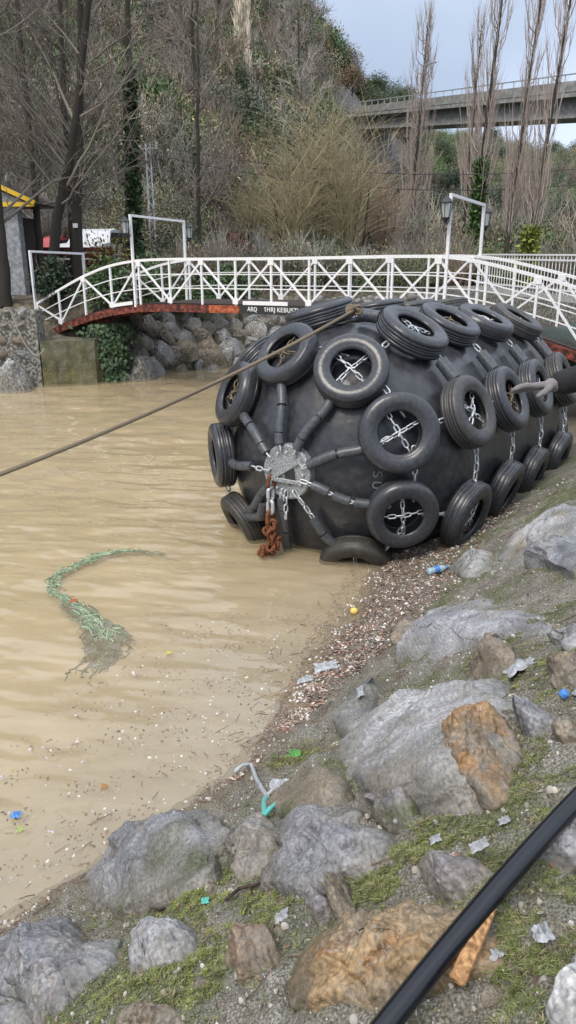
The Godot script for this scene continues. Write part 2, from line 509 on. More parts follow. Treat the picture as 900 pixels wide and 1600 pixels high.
func rock(poly: Array, h: float, kind: String, sd: int, segs := 112, rings := 52) -> MB:
	# poly: x, z pairs of the outline in the rock's own plane; the top bulges up by h and the foot goes well below the plane
	var r := RandomNumberGenerator.new()
	r.seed = sd
	var pts: Array = []
	for k in range(0, poly.size(), 2): pts.append(Vector2(poly[k], -poly[k + 1]))
	var size := 0.0
	var reach := PackedFloat32Array()
	for j in segs:
		var a := TAU * j / segs
		var dir := Vector2(cos(a), sin(a))
		var best := 0.0
		for k in pts.size():
			var p0: Vector2 = pts[k]
			var e: Vector2 = pts[(k + 1) % pts.size()] - p0
			var den := dir.cross(e)
			if absf(den) < 1e-6: continue
			var t := p0.cross(e) / den
			var s := p0.cross(dir) / den
			if t > 0.0 and s >= -0.001 and s <= 1.001: best = maxf(best, t)
		reach.append(best if best > 0.0 else 0.05)
		size = maxf(size, best)
	var soft := PackedFloat32Array()
	for j in segs:
		var t := 0.0
		for k in range(-2, 3): t += reach[(j + k + segs) % segs]
		soft.append(t / 5.0)
	var off := Vector3(r.randf() * 90.0, r.randf() * 90.0, r.randf() * 90.0)
	var planes: Array = []
	for k in 10:
		var a := r.randf() * TAU
		var up := r.randf_range(0.3, 1.8)
		planes.append([Vector3(cos(a), up, sin(a)).normalized(), r.randf_range(0.52, 0.88)])
	var tones: Array = ROCK_TONES[kind]
	var bed := Vector3(r.randf_range(-0.6, 0.6), 1.0, r.randf_range(-0.9, 0.9)).normalized()
	var m := MB.new()
	var nf := 1.0 / maxf(size, 0.15)
	var place := PackedVector3Array()
	for i in rings + 1:
		var t := float(i) / rings
		for j in segs:
			var a := TAU * j / segs
			var rho: float
			var y: float
			if t < 0.72:
				rho = t / 0.72
				y = pow(maxf(0.0, 1.0 - pow(rho, 2.6)), 0.42)
			else:
				rho = 1.0 + 0.12 * (t - 0.72) / 0.28
				y = -(t - 0.72) / 0.28 * 1.3
			var q := Vector3(cos(a) * rho, y, sin(a) * rho)
			for pl in planes:
				var over: float = q.dot(pl[0]) - pl[1]
				if over > 0.0 and y > -0.2: q -= pl[0] * over
			var w := Vector3(q.x * soft[j], q.y * h, q.z * soft[j])
			var s := w * nf + off
			var d := 0.09 * n_mid.get_noise_3dv(s * 0.5) + 0.06 * n_mid.get_noise_3dv(s * 1.9 + Vector3(7, 0, 0)) + 0.03 * n_fine.get_noise_3dv(s * 0.9)
			# bedding: ledges along tilted layers
			var lay := s.dot(bed) * 5.0 + 1.1 * n_mid.get_noise_3dv(s * 0.7)
			d += 0.06 * (absf(lay - floorf(lay) - 0.5) * 2.0 - 0.5)
			var crack := maxf(0.0, 1.0 - absf(n_mid.get_noise_3dv(s * 0.8 + Vector3(33, 7, 61))) / 0.022)
			d -= 0.07 * crack
			# broken blocks and chips
			d += 0.075 * n_cell.get_noise_3dv(s * 2.3 + Vector3(0.25, 0.25, 0.25) * n_mid.get_noise_3dv(s)) + 0.025 * n_cell.get_noise_3dv(s * 5.5)
			var o := (Vector3(q.x, q.y * 1.2 + 0.25, q.z)).normalized()
			w += o * (d * minf(h * 1.6, size * 0.55))
			place.append(w)
	for k in place.size():
		var w := place[k]
		var s := w * nf + off
		var f := w + off
		var a := n_mid.get_noise_3dv(s * 0.9 + Vector3(50, 0, 0))
		var b := n_fine.get_noise_3dv(f * 1.1)
		var q := mixc(tones[0], tones[1], 0.5 + a * 1.0 + b * 0.5)
		var band := s.dot(bed) * 7.0 + 1.6 * n_mid.get_noise_3dv(s * 0.8)
		q = q * (0.86 + 0.24 * absf(band - floorf(band) - 0.5) * 2.0)
		q = mixc(q, tones[2], n_mid.get_noise_3dv(s * 1.3 + Vector3(0, 30, 0)) * 2.6 - 0.25)
		if kind == "ochre_gray": q = mixc(q, tones[2], (w.y / h - 0.75) * 2.0 - w.z * nf * 1.6 - 0.4 + a)
		if kind == "ochre":
			q = mixc(q, Color(0.45, 0.2, 0.07), n_mid.get_noise_3dv(s * 1.8 + Vector3(0, 0, 60)) * 2.4 - 0.45)
			q = mixc(q, Color(0.24, 0.2, 0.15), (0.5 - w.y / h) * 1.2 + a)
		q = q * (0.72 + 0.5 * clampf(0.5 + 1.4 * n_mid.get_noise_3dv(s * 1.1 + Vector3(11, 44, 9)), 0.0, 1.0))
		q = mixc(q, Color(0.1, 0.09, 0.075), 0.75 * maxf(0.0, 1.0 - absf(n_mid.get_noise_3dv(s * 0.8 + Vector3(33, 7, 61))) / 0.02))
		# white calcite veins
		if kind != "mud" and kind != "painted" and kind != "rust":
			var v := absf(n_mid.get_noise_3dv(Vector3(s.x * 0.62, s.y * 0.62, s.z * 0.62) + Vector3(17, 3, 5)))
			var wide := 0.026 if kind.begins_with("veined") else 0.011
			if kind.begins_with("veined"): wide *= 0.6 + 1.6 * clampf(a * 3.0, 0.0, 1.0)
			q = mixc(q, Color(0.52, 0.52, 0.52), 0.85 - v / wide * 0.85)
			v = absf(n_mid.get_noise_3dv(s * 1.5 + Vector3(70, 8, 2)))
			q = mixc(q, Color(0.42, 0.42, 0.42), (0.6 - v / 0.016 * 0.6) * clampf(a * 4.0 + 0.3, 0.0, 1.0))
		# dirt and moss creep up from the foot of the stone
		var dirt := clampf(0.62 - w.y / h * 1.2 + 0.9 * n_mid.get_noise_3dv(f * 1.4 + Vector3(5, 5, 5)), 0.0, 1.0)
		q = mixc(q, Color(0.25, 0.225, 0.17), dirt * 0.75)
		q = mixc(q, Color(0.1, 0.12, 0.035), (n_mid.get_noise_3dv(f * 1.1 + Vector3(90, 1, 1)) * 2.2 - 0.45) * dirt * 1.3)
		m.col = q
		m.p(w)
	for i in rings:
		for j in segs:
			var j2 := (j + 1) % segs
			m.quad(i * segs + j, i * segs + j2, (i + 1) * segs + j2, (i + 1) * segs + j)
	m.flip()
	return m

const ROCKS := [
	["R1", "veined", 0.16, Vector3(1.34, 0.60, -5.00), Vector3(-0.50, 0.84, -0.23), [-0.58, 0.16, -0.45, 0.64, -0.14, 0.79, 0.29, 0.57, 0.48, -0.25, 0.57, -0.81, 0.26, -0.64, -0.08, -0.27, -0.36, -0.19]],
	["R2", "gray", 0.28, Vector3(0.69, 1.02, -3.11), Vector3(-0.44, 0.74, -0.51), [-0.63, 0.69, -0.55, 1.21, -0.17, 1.21, 0.35, 0.59, 0.64, -0.41, 0.46, -0.52, 0.34, -0.84, 0.14, -0.99, -0.18, -0.68, -0.40, -0.26]],
	["R3", "ochre_gray", 0.22, Vector3(0.76, 1.40, -2.42), Vector3(-0.49, 0.82, -0.30), [-0.16, 0.13, -0.09, 0.29, 0.11, 0.36, 0.18, -0.03, 0.10, -0.30, -0.01, -0.35, -0.12, -0.11]],
	["R4", "slab", 0.12, Vector3(0.56, 0.27, -4.57), Vector3(-0.49, 0.82, -0.28), [-0.21, -0.34, -0.17, 0.26, 0.07, 0.57, 0.19, 0.39, 0.11, -0.23, -0.00, -0.67]],
	["R5", "brown", 0.18, Vector3(1.29, 0.89, -4.09), Vector3(-0.47, 0.79, -0.38), [-0.20, 0.19, -0.06, 0.47, 0.10, 0.40, 0.16, -0.02, 0.08, -0.58, -0.08, -0.45]],
	["R6", "dark", 0.16, Vector3(2.20, 0.98, -5.47), Vector3(-0.50, 0.84, -0.23), [-0.27, 0.32, 0.00, 0.50, 0.25, 0.44, 0.18, -0.26, 0.01, -0.67, -0.18, -0.33]],
	["R7", "pale", 0.16, Vector3(2.50, 0.82, -6.63), Vector3(-0.50, 0.84, -0.21), [-0.55, 0.03, -0.05, 0.71, 0.35, 0.87, 0.63, 0.70, 0.20, -0.84, -0.11, -0.68, -0.47, -0.81]],
	["R8", "dark", 0.17, Vector3(0.13, 1.05, -2.35), Vector3(-0.49, 0.82, -0.30), [-0.31, -0.06, -0.33, 0.26, -0.31, 0.46, -0.05, 0.36, 0.19, 0.16, 0.33, -0.21, 0.31, -0.33, 0.19, -0.36, -0.02, -0.29]],
	["R9", "browngray", 0.16, Vector3(-0.15, 0.78, -2.62), Vector3(-0.49, 0.82, -0.30), [-0.23, 0.17, -0.30, 0.45, -0.06, 0.31, 0.18, -0.01, 0.24, -0.27, 0.18, -0.41, -0.02, -0.24]],
	["R10", "dark", 0.26, Vector3(-0.64, 0.33, -3.07), Vector3(-0.44, 0.74, -0.50), [-0.61, 0.09, -0.60, 0.28, -0.50, 0.43, -0.27, 0.71, -0.00, 0.76, 0.59, -0.12, 0.61, -0.29, 0.44, -0.34, 0.50, -0.67, 0.13, -0.58, -0.30, -0.27]],
	["R11", "veinedblue", 0.24, Vector3(-1.04, 0.34, -2.45), Vector3(-0.49, 0.82, -0.30), [-0.60, 0.35, -0.44, 0.45, -0.18, 0.42, 0.40, -0.06, 0.44, -0.21, 0.37, -0.33, 0.25, -0.46, -0.25, -0.17]],
	["R12", "dark", 0.20, Vector3(-1.18, 0.34, -2.17), Vector3(-0.49, 0.82, -0.30), [-0.40, 0.30, -0.16, 0.26, 0.14, 0.03, 0.33, -0.21, 0.19, -0.27, -0.10, -0.11]],
	["R13", "veined", 0.18, Vector3(-0.48, 0.78, -2.11), Vector3(-0.49, 0.82, -0.30), [-0.17, 0.01, -0.15, 0.15, -0.02, 0.24, 0.16, 0.03, 0.17, -0.11, 0.04, -0.14, -0.04, -0.19]],
	["R14", "ochre", 0.17, Vector3(0.31, 1.40, -1.59), Vector3(-0.50, 0.84, -0.23), [-0.39, 0.10, -0.34, 0.19, -0.20, 0.22, 0.00, 0.18, 0.17, 0.12, 0.30, 0.01, 0.35, -0.13, 0.30, -0.22, 0.14, -0.20, -0.07, -0.17, -0.27, -0.10]],
	["R15", "rust", 0.14, Vector3(-0.12, 1.07, -1.88), Vector3(-0.50, 0.84, -0.23), [-0.14, 0.05, -0.08, 0.14, 0.06, 0.08, 0.13, -0.07, 0.08, -0.12, -0.05, -0.09]],
	["R16", "brown", 0.12, Vector3(1.26, 1.51, -2.91), Vector3(-0.48, 0.80, -0.36), [-0.10, 0.09, -0.02, 0.28, 0.09, 0.17, 0.10, -0.13, 0.02, -0.27, -0.08, -0.14]],
	["R17", "gray", 0.10, Vector3(1.58, 1.26, -3.67), Vector3(-0.47, 0.79, -0.40), [-0.09, 0.24, 0.02, 0.31, 0.12, 0.10, 0.03, -0.48, -0.08, -0.17]],
	["R18", "dark", 0.09, Vector3(0.81, 1.63, -1.75), Vector3(-0.30, 0.94, -0.12), [-0.12, 0.01, -0.05, 0.07, 0.05, 0.07, 0.11, 0.02, 0.07, -0.08, -0.06, -0.09]],
	["R19", "mauve", 0.10, Vector3(0.52, 1.47, -1.81), Vector3(-0.50, 0.84, -0.23), [-0.12, 0.08, -0.03, 0.11, 0.08, 0.03, 0.12, -0.07, 0.03, -0.11, -0.07, -0.05]],
	["R20", "mud", 0.10, Vector3(0.08, 0.62, -3.20), Vector3(-0.44, 0.74, -0.51), [-0.37, 0.19, -0.45, 0.88, -0.16, 0.85, 0.23, -0.08, 0.42, -0.67, 0.30, -0.69, 0.04, -0.47]],
	["R21", "painted", 0.12, Vector3(0.68, 1.66, -1.26), Vector3(-0.11, 0.99, -0.04), [-0.10, -0.05, -0.05, 0.01, 0.03, 0.13, 0.12, 0.10, 0.08, -0.06, -0.06, -0.14]],
	["R22", "brown", 0.10, Vector3(0.18, 1.24, -1.93), Vector3(-0.50, 0.83, -0.24), [-0.04, -0.03, -0.03, 0.08, 0.02, 0.09, 0.04, -0.05, 0.01, -0.09]],
	["R23", "mauve", 0.12, Vector3(0.41, 1.20, -2.41), Vector3(-0.49, 0.82, -0.30), [-0.17, 0.33, -0.01, 0.12, 0.21, -0.19, 0.11, -0.25, -0.03, -0.10, -0.11, 0.10]],
	["R24", "dark", 0.14, Vector3(1.00, 1.50, -2.55), Vector3(-0.49, 0.82, -0.30), [-0.08, 0.14, 0.01, 0.16, 0.10, 0.01, 0.08, -0.16, -0.02, -0.14, -0.09, -0.00]],
	["R25", "brown", 0.10, Vector3(1.04, 1.61, -2.30), Vector3(-0.40, 0.87, -0.29), [-0.06, 0.04, 0.00, 0.09, 0.06, 0.02, 0.04, -0.09, -0.04, -0.06]],
	["R26", "pale", 0.12, Vector3(1.85, 0.37, -6.79), Vector3(-0.50, 0.84, -0.21), [-0.27, 0.28, -0.01, 0.54, 0.23, 0.19, 0.14, -0.51, -0.09, -0.50]],
	["R27", "brown", 0.10, Vector3(1.02, 0.19, -5.78), Vector3(-0.48, 0.85, -0.23), [-0.13, 0.15, 0.06, 0.45, 0.16, -0.05, 0.03, -0.30, -0.12, -0.25]],
	["R28", "mauve", 0.10, Vector3(0.12, 1.19, -1.95), Vector3(-0.50, 0.83, -0.25), [-0.07, 0.04, 0.03, 0.09, 0.05, -0.05, -0.01, -0.09]],
	["R29", "dark", 0.12, Vector3(-0.93, 0.49, -2.17), Vector3(-0.49, 0.82, -0.30), [-0.28, 0.15, -0.17, 0.25, 0.10, 0.06, 0.24, -0.14, 0.16, -0.21, -0.05, -0.11]],
	["R30", "brown", 0.10, Vector3(-0.45, 0.91, -1.73), Vector3(-0.50, 0.84, -0.23), [-0.28, 0.14, -0.08, 0.11, 0.17, -0.02, 0.26, -0.11, 0.10, -0.11, -0.17, 0.00]],
]
const ROCK_LABELS := {
	"R1": ["long grey boulder with a thick white vein beside the leaf-littered waterline", "boulder"],
	"R2": ["largest pale grey boulder, behind the orange-topped stone on the bank", "boulder"],
	"R3": ["grey stone with an orange-brown top leaning on the largest boulder", "stone"],
	"R4": ["dark flat slab standing at the left end of the largest boulder", "slab"],
	"R5": ["rounded brown stone in moss between the veined and the largest boulder", "stone"],
	"R6": ["smooth dark grey slab on the bank at the right edge, below the fender", "slab"],
	"R7": ["pale grey sloping boulder right under the farthest fender tyres", "boulder"],
	"R8": ["broad dark blue-grey rock below the teal cord", "boulder"],
	"R9": ["brown-grey rock with a white streak at the left side of the broad dark rock", "stone"],
	"R10": ["dark rock sloping into the water at the river's bend", "boulder"],
	"R11": ["blue-black rock crossed by white veins in the lower left corner", "boulder"],
	"R12": ["small black-grey stone at the bottom left corner under the veined rock", "stone"],
	"R13": ["pointed grey stone with one white ridge, between moss cushions", "stone"],
	"R14": ["large orange and ochre boulder under the black pipe", "boulder"],
	"R15": ["rust-brown stone left of the large orange boulder", "stone"],
	"R16": ["brown stone in moss by the right edge, level with the white plastic scraps", "stone"],
	"R17": ["small grey stone above the yellow-green moss at the right edge", "stone"],
	"R18": ["dark stone with a white vein on the right behind the black pipe", "stone"],
	"R19": ["flat mauve-grey stone with white scraps beside the black pipe", "stone"],
	"R20": ["mud-coated brown rock behind the teal cord at the waterline", "boulder"],
	"R21": ["white painted stone at the bottom right corner", "painted stone"],
	"R22": ["small upright brown stone above the large orange boulder", "stone"],
	"R23": ["mauve stone between the largest boulder and the broad dark rock", "stone"],
	"R24": ["dark lumpy stone right of the orange-topped stone", "stone"],
	"R25": ["small light brown stone below the blue cap on the right", "stone"],
	"R26": ["small pale stone at the upper end of the leaf-littered strip", "stone"],
	"R27": ["small brown stone at the left tip of the white-veined boulder", "stone"],
	"R28": ["small mauve stone above the left end of the orange boulder", "stone"],
	"R29": ["dark stone below the veined rock in the lower left corner", "stone"],
	"R30": ["flat brown stone cut by the bottom edge, left of the orange boulder", "stone"],
}

func build_rocks() -> void:
	var k := 0
	for a in ROCKS:
		var up: Vector3 = a[4]
		var x := up.cross(Vector3(0, 0, 1)).normalized()
		if x.x < 0.0: x = -x
		var l: Array = ROCK_LABELS[a[0]]
		var big: bool = a[0] in ["R1", "R2", "R8", "R10", "R11", "R14", "R3"]
		var o := part("stone" if l[1] == "stone" else "slab" if l[1] == "slab" else "painted_stone" if l[1] == "painted stone" else "boulder",
			rock(a[5], float(a[2]) * 1.08, a[1], 500 + k * 7, 150 if big else 90, 74 if big else 44).mesh(true), mats.rock)
		o.transform = Transform3D(Basis(x, up, x.cross(up)), a[3] + up * 0.012)
		tag(o, l[0], l[1])
		k += 1

func boulder_meshes(kinds: Array, sd: int, n: int) -> Array:
	var out: Array = []
	var r := RandomNumberGenerator.new()
	r.seed = sd
	for k in n:
		var poly: Array = []
		for j in 7:
			var a := -TAU * j / 7.0
			var q := r.randf_range(0.36, 0.56)
			poly.append(cos(a) * q); poly.append(-sin(a) * q)
		out.append(rock(poly, r.randf_range(0.32, 0.5), kinds[k % kinds.size()], sd + k, 17, 11).split().mesh(true))
	return out

# ------------------------------------------------------------------ chains
func link(length: float, width: float, wire: float) -> MB:   # one oval link, long side along x, lying in the xz plane
	var path := PackedVector3Array()
	var r := width * 0.5 - wire
	var s := length * 0.5 - wire - r
	for k in 7:
		var a := -PI / 2 + PI * k / 6.0
		path.append(Vector3(s + r * cos(a), 0, r * sin(a)))
	for k in 7:
		var a := PI / 2 + PI * k / 6.0
		path.append(Vector3(-s + r * cos(a), 0, r * sin(a)))
	path.append(path[0])
	var m := MB.new()
	m.tube(path, wire, wire, 6, false)
	return m

func chain(m: MB, pts: PackedVector3Array, length: float, width: float, wire: float, roll := 0.6) -> void:   # links along a path, each turned a quarter against the last
	var one := link(length, width, wire)
	var pitch := length - wire * 2.2
	var total := 0.0
	for k in pts.size() - 1: total += pts[k].distance_to(pts[k + 1])
	var count := maxi(1, int(round(total / pitch)))
	for k in count:
		var want := total * (k + 0.5) / count
		var j := 0
		while j < pts.size() - 2 and want > pts[j].distance_to(pts[j + 1]):
			want -= pts[j].distance_to(pts[j + 1])
			j += 1
		var d := (pts[j + 1] - pts[j]).normalized()
		var up := Vector3.UP if absf(d.y) < 0.9 else Vector3.RIGHT
		var z := d.cross(up).normalized()
		var b := Basis(d, z.cross(d), z).rotated(d, roll + (PI / 2 if k % 2 else 0.0))
		m.add(one, Transform3D(b, pts[j].lerp(pts[j + 1], want / maxf(pts[j].distance_to(pts[j + 1]), 1e-4))))

# ------------------------------------------------------------------ the fender
const HUB := Vector3(0.02, 1.0, -8.0)
const AX := Vector3(0.5605, -0.042, -0.8271)
const LONG := 6.35
const BODY_R := 1.56
const CAP := 1.4

func fender_basis() -> Basis:   # x to the left and away, y up, z... the axis is the third column
	var a := AX.normalized()
	var u := Vector3.UP.cross(a).normalized()
	return Basis(u, a.cross(u), a)

func fender_radius(s: float) -> float:
	var e := s if s < LONG * 0.5 else LONG - s
	if e >= CAP: return BODY_R
	var t := 1.0 - maxf(e, 0.0) / CAP
	return BODY_R * sqrt(maxf(0.0, 1.0 - t * t))

func on_body(s: float, ang: float, lift: float) -> Vector3:   # a point over the skin, in the fender's own axes (z along the body)
	var e := 0.01
	var r := fender_radius(s)
	var dr := (fender_radius(s + e) - fender_radius(maxf(s - e, 0.0))) / (e + minf(s, e))
	var nn := Vector2(1.0, -dr).normalized()
	return Vector3(cos(ang) * (r + nn.x * lift), sin(ang) * (r + nn.x * lift), s + nn.y * lift)

func body_normal(s: float, ang: float) -> Vector3:
	var e := 0.02
	var dr := (fender_radius(s + e) - fender_radius(s - e)) / (2.0 * e)
	return Vector3(cos(ang), sin(ang), -dr).normalized()

func tyre_shape(kind: int) -> MB:
	var q: Array = [[0.232, 0.085], [0.245, 0.108], [0.275, 0.122], [0.283, 0.118], [0.30, 0.133], [0.345, 0.139], [0.385, 0.132], [0.408, 0.120], [0.411, 0.115], [0.428, 0.104], [0.437, 0.09],
		[0.44, 0.075], [0.44, 0.062], [0.429, 0.06], [0.429, 0.05], [0.4415, 0.048], [0.4415, 0.02], [0.430, 0.018], [0.430, 0.008], [0.4415, 0.006]]
	if kind == 1:   # a worn tyre with four shallow grooves
		q = q.slice(0, 11) + [[0.44, 0.08], [0.432, 0.077], [0.432, 0.07], [0.441, 0.068], [0.441, 0.04], [0.434, 0.038], [0.434, 0.03], [0.442, 0.028], [0.442, 0.004]]
	elif kind == 2:   # a bald, rounder one
		q = [[0.24, 0.09], [0.255, 0.11], [0.3, 0.126], [0.35, 0.132], [0.395, 0.124], [0.42, 0.1], [0.436, 0.07], [0.436, 0.066], [0.431, 0.064], [0.431, 0.058], [0.439, 0.055], [0.441, 0.02], [0.441, 0.005]]
	var pr := PackedVector2Array()
	for k in q: pr.append(Vector2(k[0], k[1]))
	for k in range(q.size() - 1, -1, -1): pr.append(Vector2(q[k][0], -q[k][1]))
	for k in [[0.25, -0.075], [0.36, -0.1], [0.41, -0.06], [0.415, 0.0], [0.41, 0.06], [0.36, 0.1], [0.25, 0.075]]: pr.append(Vector2(k[0], k[1]))
	var m := MB.new()
	m.lathe(pr, 56, true)
	return m

func sleeve(pts: PackedVector3Array, r: float) -> MB:
	var m := MB.new()
	m.tube(pts, r, r, 14)
	for e in [0, pts.size() - 1]:
		var t := (pts[1] - pts[0]).normalized() if e == 0 else (pts[-1] - pts[-2]).normalized()
		m.tube(PackedVector3Array([pts[e] - t * 0.012, pts[e] + t * 0.012]), r * 0.62, r * 0.62, 10)
	return m

func build_fender() -> void:
	var t := thing("marine_fender", "huge black rubber fender netted with old tyres, afloat against the bank", "marine fender", HUB)
	t.basis = fender_basis()
	# the skin, with scuffs and a mud line
	var m := MB.new()
	var nx := 96
	var rows := PackedFloat32Array()
	for k in 26: rows.append(CAP * (1.0 - cos(PI * 0.5 * k / 25.0)))
	var mid := LONG - 2.0 * CAP
	for k in range(1, 40): rows.append(CAP + mid * k / 39.0)
	for k in range(1, 26): rows.append(LONG - CAP + CAP * sin(PI * 0.5 * k / 25.0))
	for s in rows:
		for j in nx:
			var a := TAU * j / nx
			var r := maxf(fender_radius(s), 0.001)
			var pt := Vector3(cos(a) * r, sin(a) * r, s)
			var w := HUB + fender_basis() * pt
			var f := n_mid.get_noise_3d(cos(a) * 2.4, sin(a) * 2.4, s * 0.8)
			var st := n_mid.get_noise_3d(a * 5.5, s * 0.5, 3.0)
			var q := mixc(Color(1, 1, 1), Color(2.5, 2.45, 2.35), maxf(f * 1.1 - 0.1, st * 2.6 - 0.45))
			if w.y < 0.35: q = mixc(q, Color(1.9, 1.6, 1.15), (0.35 - w.y) * 1.6 + st * 0.5)
			m.col = q
			var swell := 0.012 * n_mid.get_noise_3d(cos(a) * 0.9, sin(a) * 0.9, s * 0.6)
			m.p(pt * Vector3(1.0 + swell, 1.0 + swell, 1.0))
	for i in rows.size() - 1:
		for j in nx:
			var j2 := (j + 1) % nx
			m.quad(i * nx + j, i * nx + j2, (i + 1) * nx + j2, (i + 1) * nx + j)
	part("body", m.mesh(true), mats.body_rubber, t)
	# tyres: nine rows of six, the two rows under water left out
	var tyre_kinds := [tyre_shape(0).mesh(), tyre_shape(1).mesh(), tyre_shape(2).mesh()]
	var cross := MB.new()
	chain(cross, PackedVector3Array([Vector3(-0.27, 0.0, 0), Vector3(0, 0.035, 0), Vector3(0.27, 0.0, 0)]), 0.118, 0.062, 0.0095, 0.25)
	chain(cross, PackedVector3Array([Vector3(0, 0.0, -0.27), Vector3(0, 0.045, 0), Vector3(0, 0.0, 0.27)]), 0.118, 0.062, 0.0095, 0.9)
	cross.tube(PackedVector3Array([Vector3(-0.03, 0.04, -0.03), Vector3(0.03, 0.045, 0.03)]), 0.016, 0.016, 6)
	var crossed := cross.mesh()
	var phase := 2.724
	var r2 := RandomNumberGenerator.new()
	r2.seed = 77
	var stations := [0.47, 1.27, 2.5, 3.74, 4.98, LONG - 0.47]
	for k in 6:
		for i in 9:
			if i == 6: continue
			var a := phase - deg_to_rad(40.0) * i + r2.randf_range(-0.03, 0.03)
			var s: float = stations[k] + r2.randf_range(-0.04, 0.04)
			var up := body_normal(s, a)
			var at := on_body(s, a, 0.14)
			up = (up + Vector3(r2.randf_range(-0.07, 0.07), r2.randf_range(-0.07, 0.07), r2.randf_range(-0.07, 0.07))).normalized()
			if k == 0: up = (up + Vector3(0, 0, -0.12)).normalized()
			var x := up.cross(Vector3(0, 0, 1)).normalized()
			var b := Basis(x, up, x.cross(up)).rotated(up, r2.randf() * TAU)
			var o := part("tyre", tyre_kinds[r2.randi() % 3], mats.muddy_rubber if i in [5, 7] else mats.dusty_rubber if r2.randf() < 0.3 else mats.rubber, t, Transform3D(b.scaled_local(Vector3.ONE * r2.randf_range(0.9, 0.97)), at))
			if k < 4 or i in [0, 1, 8]:
				var c := part("chain", crossed, mats.old_chain if (k == 0 and i in [2, 3]) or r2.randf() < 0.15 else mats.galvanised, o)
				c.position.y = 0.02
	# links between neighbouring tyres of a row, and round the girth from row to row
	var gap := MB.new()
	chain(gap, PackedVector3Array([Vector3(-0.26, 0, 0), Vector3(0.26, 0, 0)]), 0.13, 0.07, 0.011)
	var gapped := gap.mesh()
	var girth := MB.new()
	chain(girth, PackedVector3Array([Vector3(0, 0, -0.3), Vector3(0, 0.03, 0), Vector3(0, 0, 0.3)]), 0.13, 0.07, 0.011, 0.2)
	var girthed := girth.mesh()
	var block := sleeve(PackedVector3Array([Vector3(0, 0, -0.13), Vector3(0, 0, 0.13)]), 0.075).mesh()
	for k in range(0, 6):
		for i in 9:
			var a := phase - deg_to_rad(40.0) * i
			if k < 5 and i != 6:
				var s: float = (stations[k] + stations[k + 1]) * 0.5
				var up := body_normal(s, a)
				var x := Vector3(0, 0, 1)
				x = (x - up * x.dot(up)).normalized()
				part("chain", gapped, mats.galvanised, t, Transform3D(Basis(x, up, x.cross(up)), on_body(s, a, 0.1)))
			if i in [5, 6] or k == 5: continue
			var am := a - deg_to_rad(20.0)
			var s2: float = stations[k]
			if k == 0: s2 += 0.05
			var up2 := body_normal(s2, am)
			var z := Vector3(0, 0, 1).cross(up2).normalized()
			var xf := Transform3D(Basis(up2.cross(z), up2, z), on_body(s2, am, 0.11))
			part("chain", girthed, mats.old_chain if i == 2 else mats.galvanised, t, xf)
			if k > 0 and i in [0, 1, 2]:
				part("sleeve", block, mats.sleeve_rubber, t, xf.translated_local(Vector3(0, 0.01, 0.06)))
	# nine rubber-sleeved chains run from the end flange out to the first ring of tyres
	for i in 9:
		var a := phase - deg_to_rad(40.0) * i
		var joints: Array = [[0.30, 0.42], [0.42, 0.68], [0.69, 0.97]]
		if i in [8]: joints = [[0.34, 0.52], [0.57, 0.74], [0.78, 0.95]]
		elif i == 7: joints = [[0.56, 0.74], [0.75, 0.98]]
		elif i == 4: joints = [[0.46, 0.70], [0.71, 0.93]]
		elif i in [0]: joints = [[0.30, 0.62], [0.63, 0.86]]
		var run := func(f0: float, f1: float, lift: float) -> PackedVector3Array:
			var q := PackedVector3Array()
			for k in 6:
				var r := lerpf(f0, f1, k / 5.0)
				var s := CAP * (1.0 - sqrt(1.0 - pow(r / BODY_R, 2.0)))
				q.append(on_body(s, a + 0.03 * sin(r * 9.0 + i), lift))
			return q
		for j in joints:
			part("sleeve", sleeve(run.call(j[0], j[1] - 0.012, 0.11), 0.056).mesh(), mats.sleeve_rubber, t)
		var cm := MB.new()
		chain(cm, run.call(0.2, joints[0][0] + 0.03, 0.11), 0.12, 0.065, 0.011)
		chain(cm, run.call(joints[-1][1] - 0.03, 1.08, 0.11), 0.12, 0.065, 0.011)
		for j in joints.size() - 1:
			chain(cm, run.call(joints[j][1] - 0.04, joints[j + 1][0] + 0.04, 0.11), 0.1, 0.062, 0.011)
		part("chain", cm.mesh(), mats.galvanised, t)
	# the steel end flange: plate, rim, bolts, a dark mouth and the two arms of its towing eye
	var fl := MB.new()
	fl.lathe(PackedVector2Array([Vector2(0.0, 0.085), Vector2(0.12, 0.085), Vector2(0.13, 0.07), Vector2(0.235, 0.062), Vector2(0.25, 0.072), Vector2(0.272, 0.068), Vector2(0.28, 0.05), Vector2(0.28, -0.03)]), 48)
	var turn := Basis(Vector3(1, 0, 0), Vector3(0, 0, -1), Vector3(0, 1, 0))   # the plate faces outwards, along -z
	var f := part("flange", fl.mesh(), mats.flange, t, Transform3D(turn.scaled_local(Vector3(1.12, 1.0, 1.12)), Vector3(0, 0, 0)))
	var bolt := MB.new()
	bolt.lathe(PackedVector2Array([Vector2(0.0, 0.026), Vector2(0.014, 0.026), Vector2(0.017, 0.022), Vector2(0.017, 0.0)]), 6)
	var bm := bolt.mesh()
	for k in 12: part("bolt", bm, mats.galvanised, f, Transform3D(Basis.IDENTITY, Vector3(cos(TAU * k / 12.0) * 0.2, 0.065, sin(TAU * k / 12.0) * 0.2)))
	var mouth := MB.new()
	mouth.lathe(PackedVector2Array([Vector2(0.0, 0.092), Vector2(0.05, 0.092), Vector2(0.062, 0.089)]), 24)
	part("mouth", mouth.mesh(), mats.black_sheet, f, Transform3D(Basis.from_scale(Vector3(1.0, 1.0, 1.7)), Vector3(-0.055, 0, -0.02)))
	var arm := MB.new()
	# two flat arms meet at the shackle on the left
	arm.cbox(Vector3(0, 0, 0), Vector3(0.05, 0.035, 0.42), 0.008)
	var am2 := arm.mesh()
	var eye := Vector3(0.17, -0.09, -0.12)
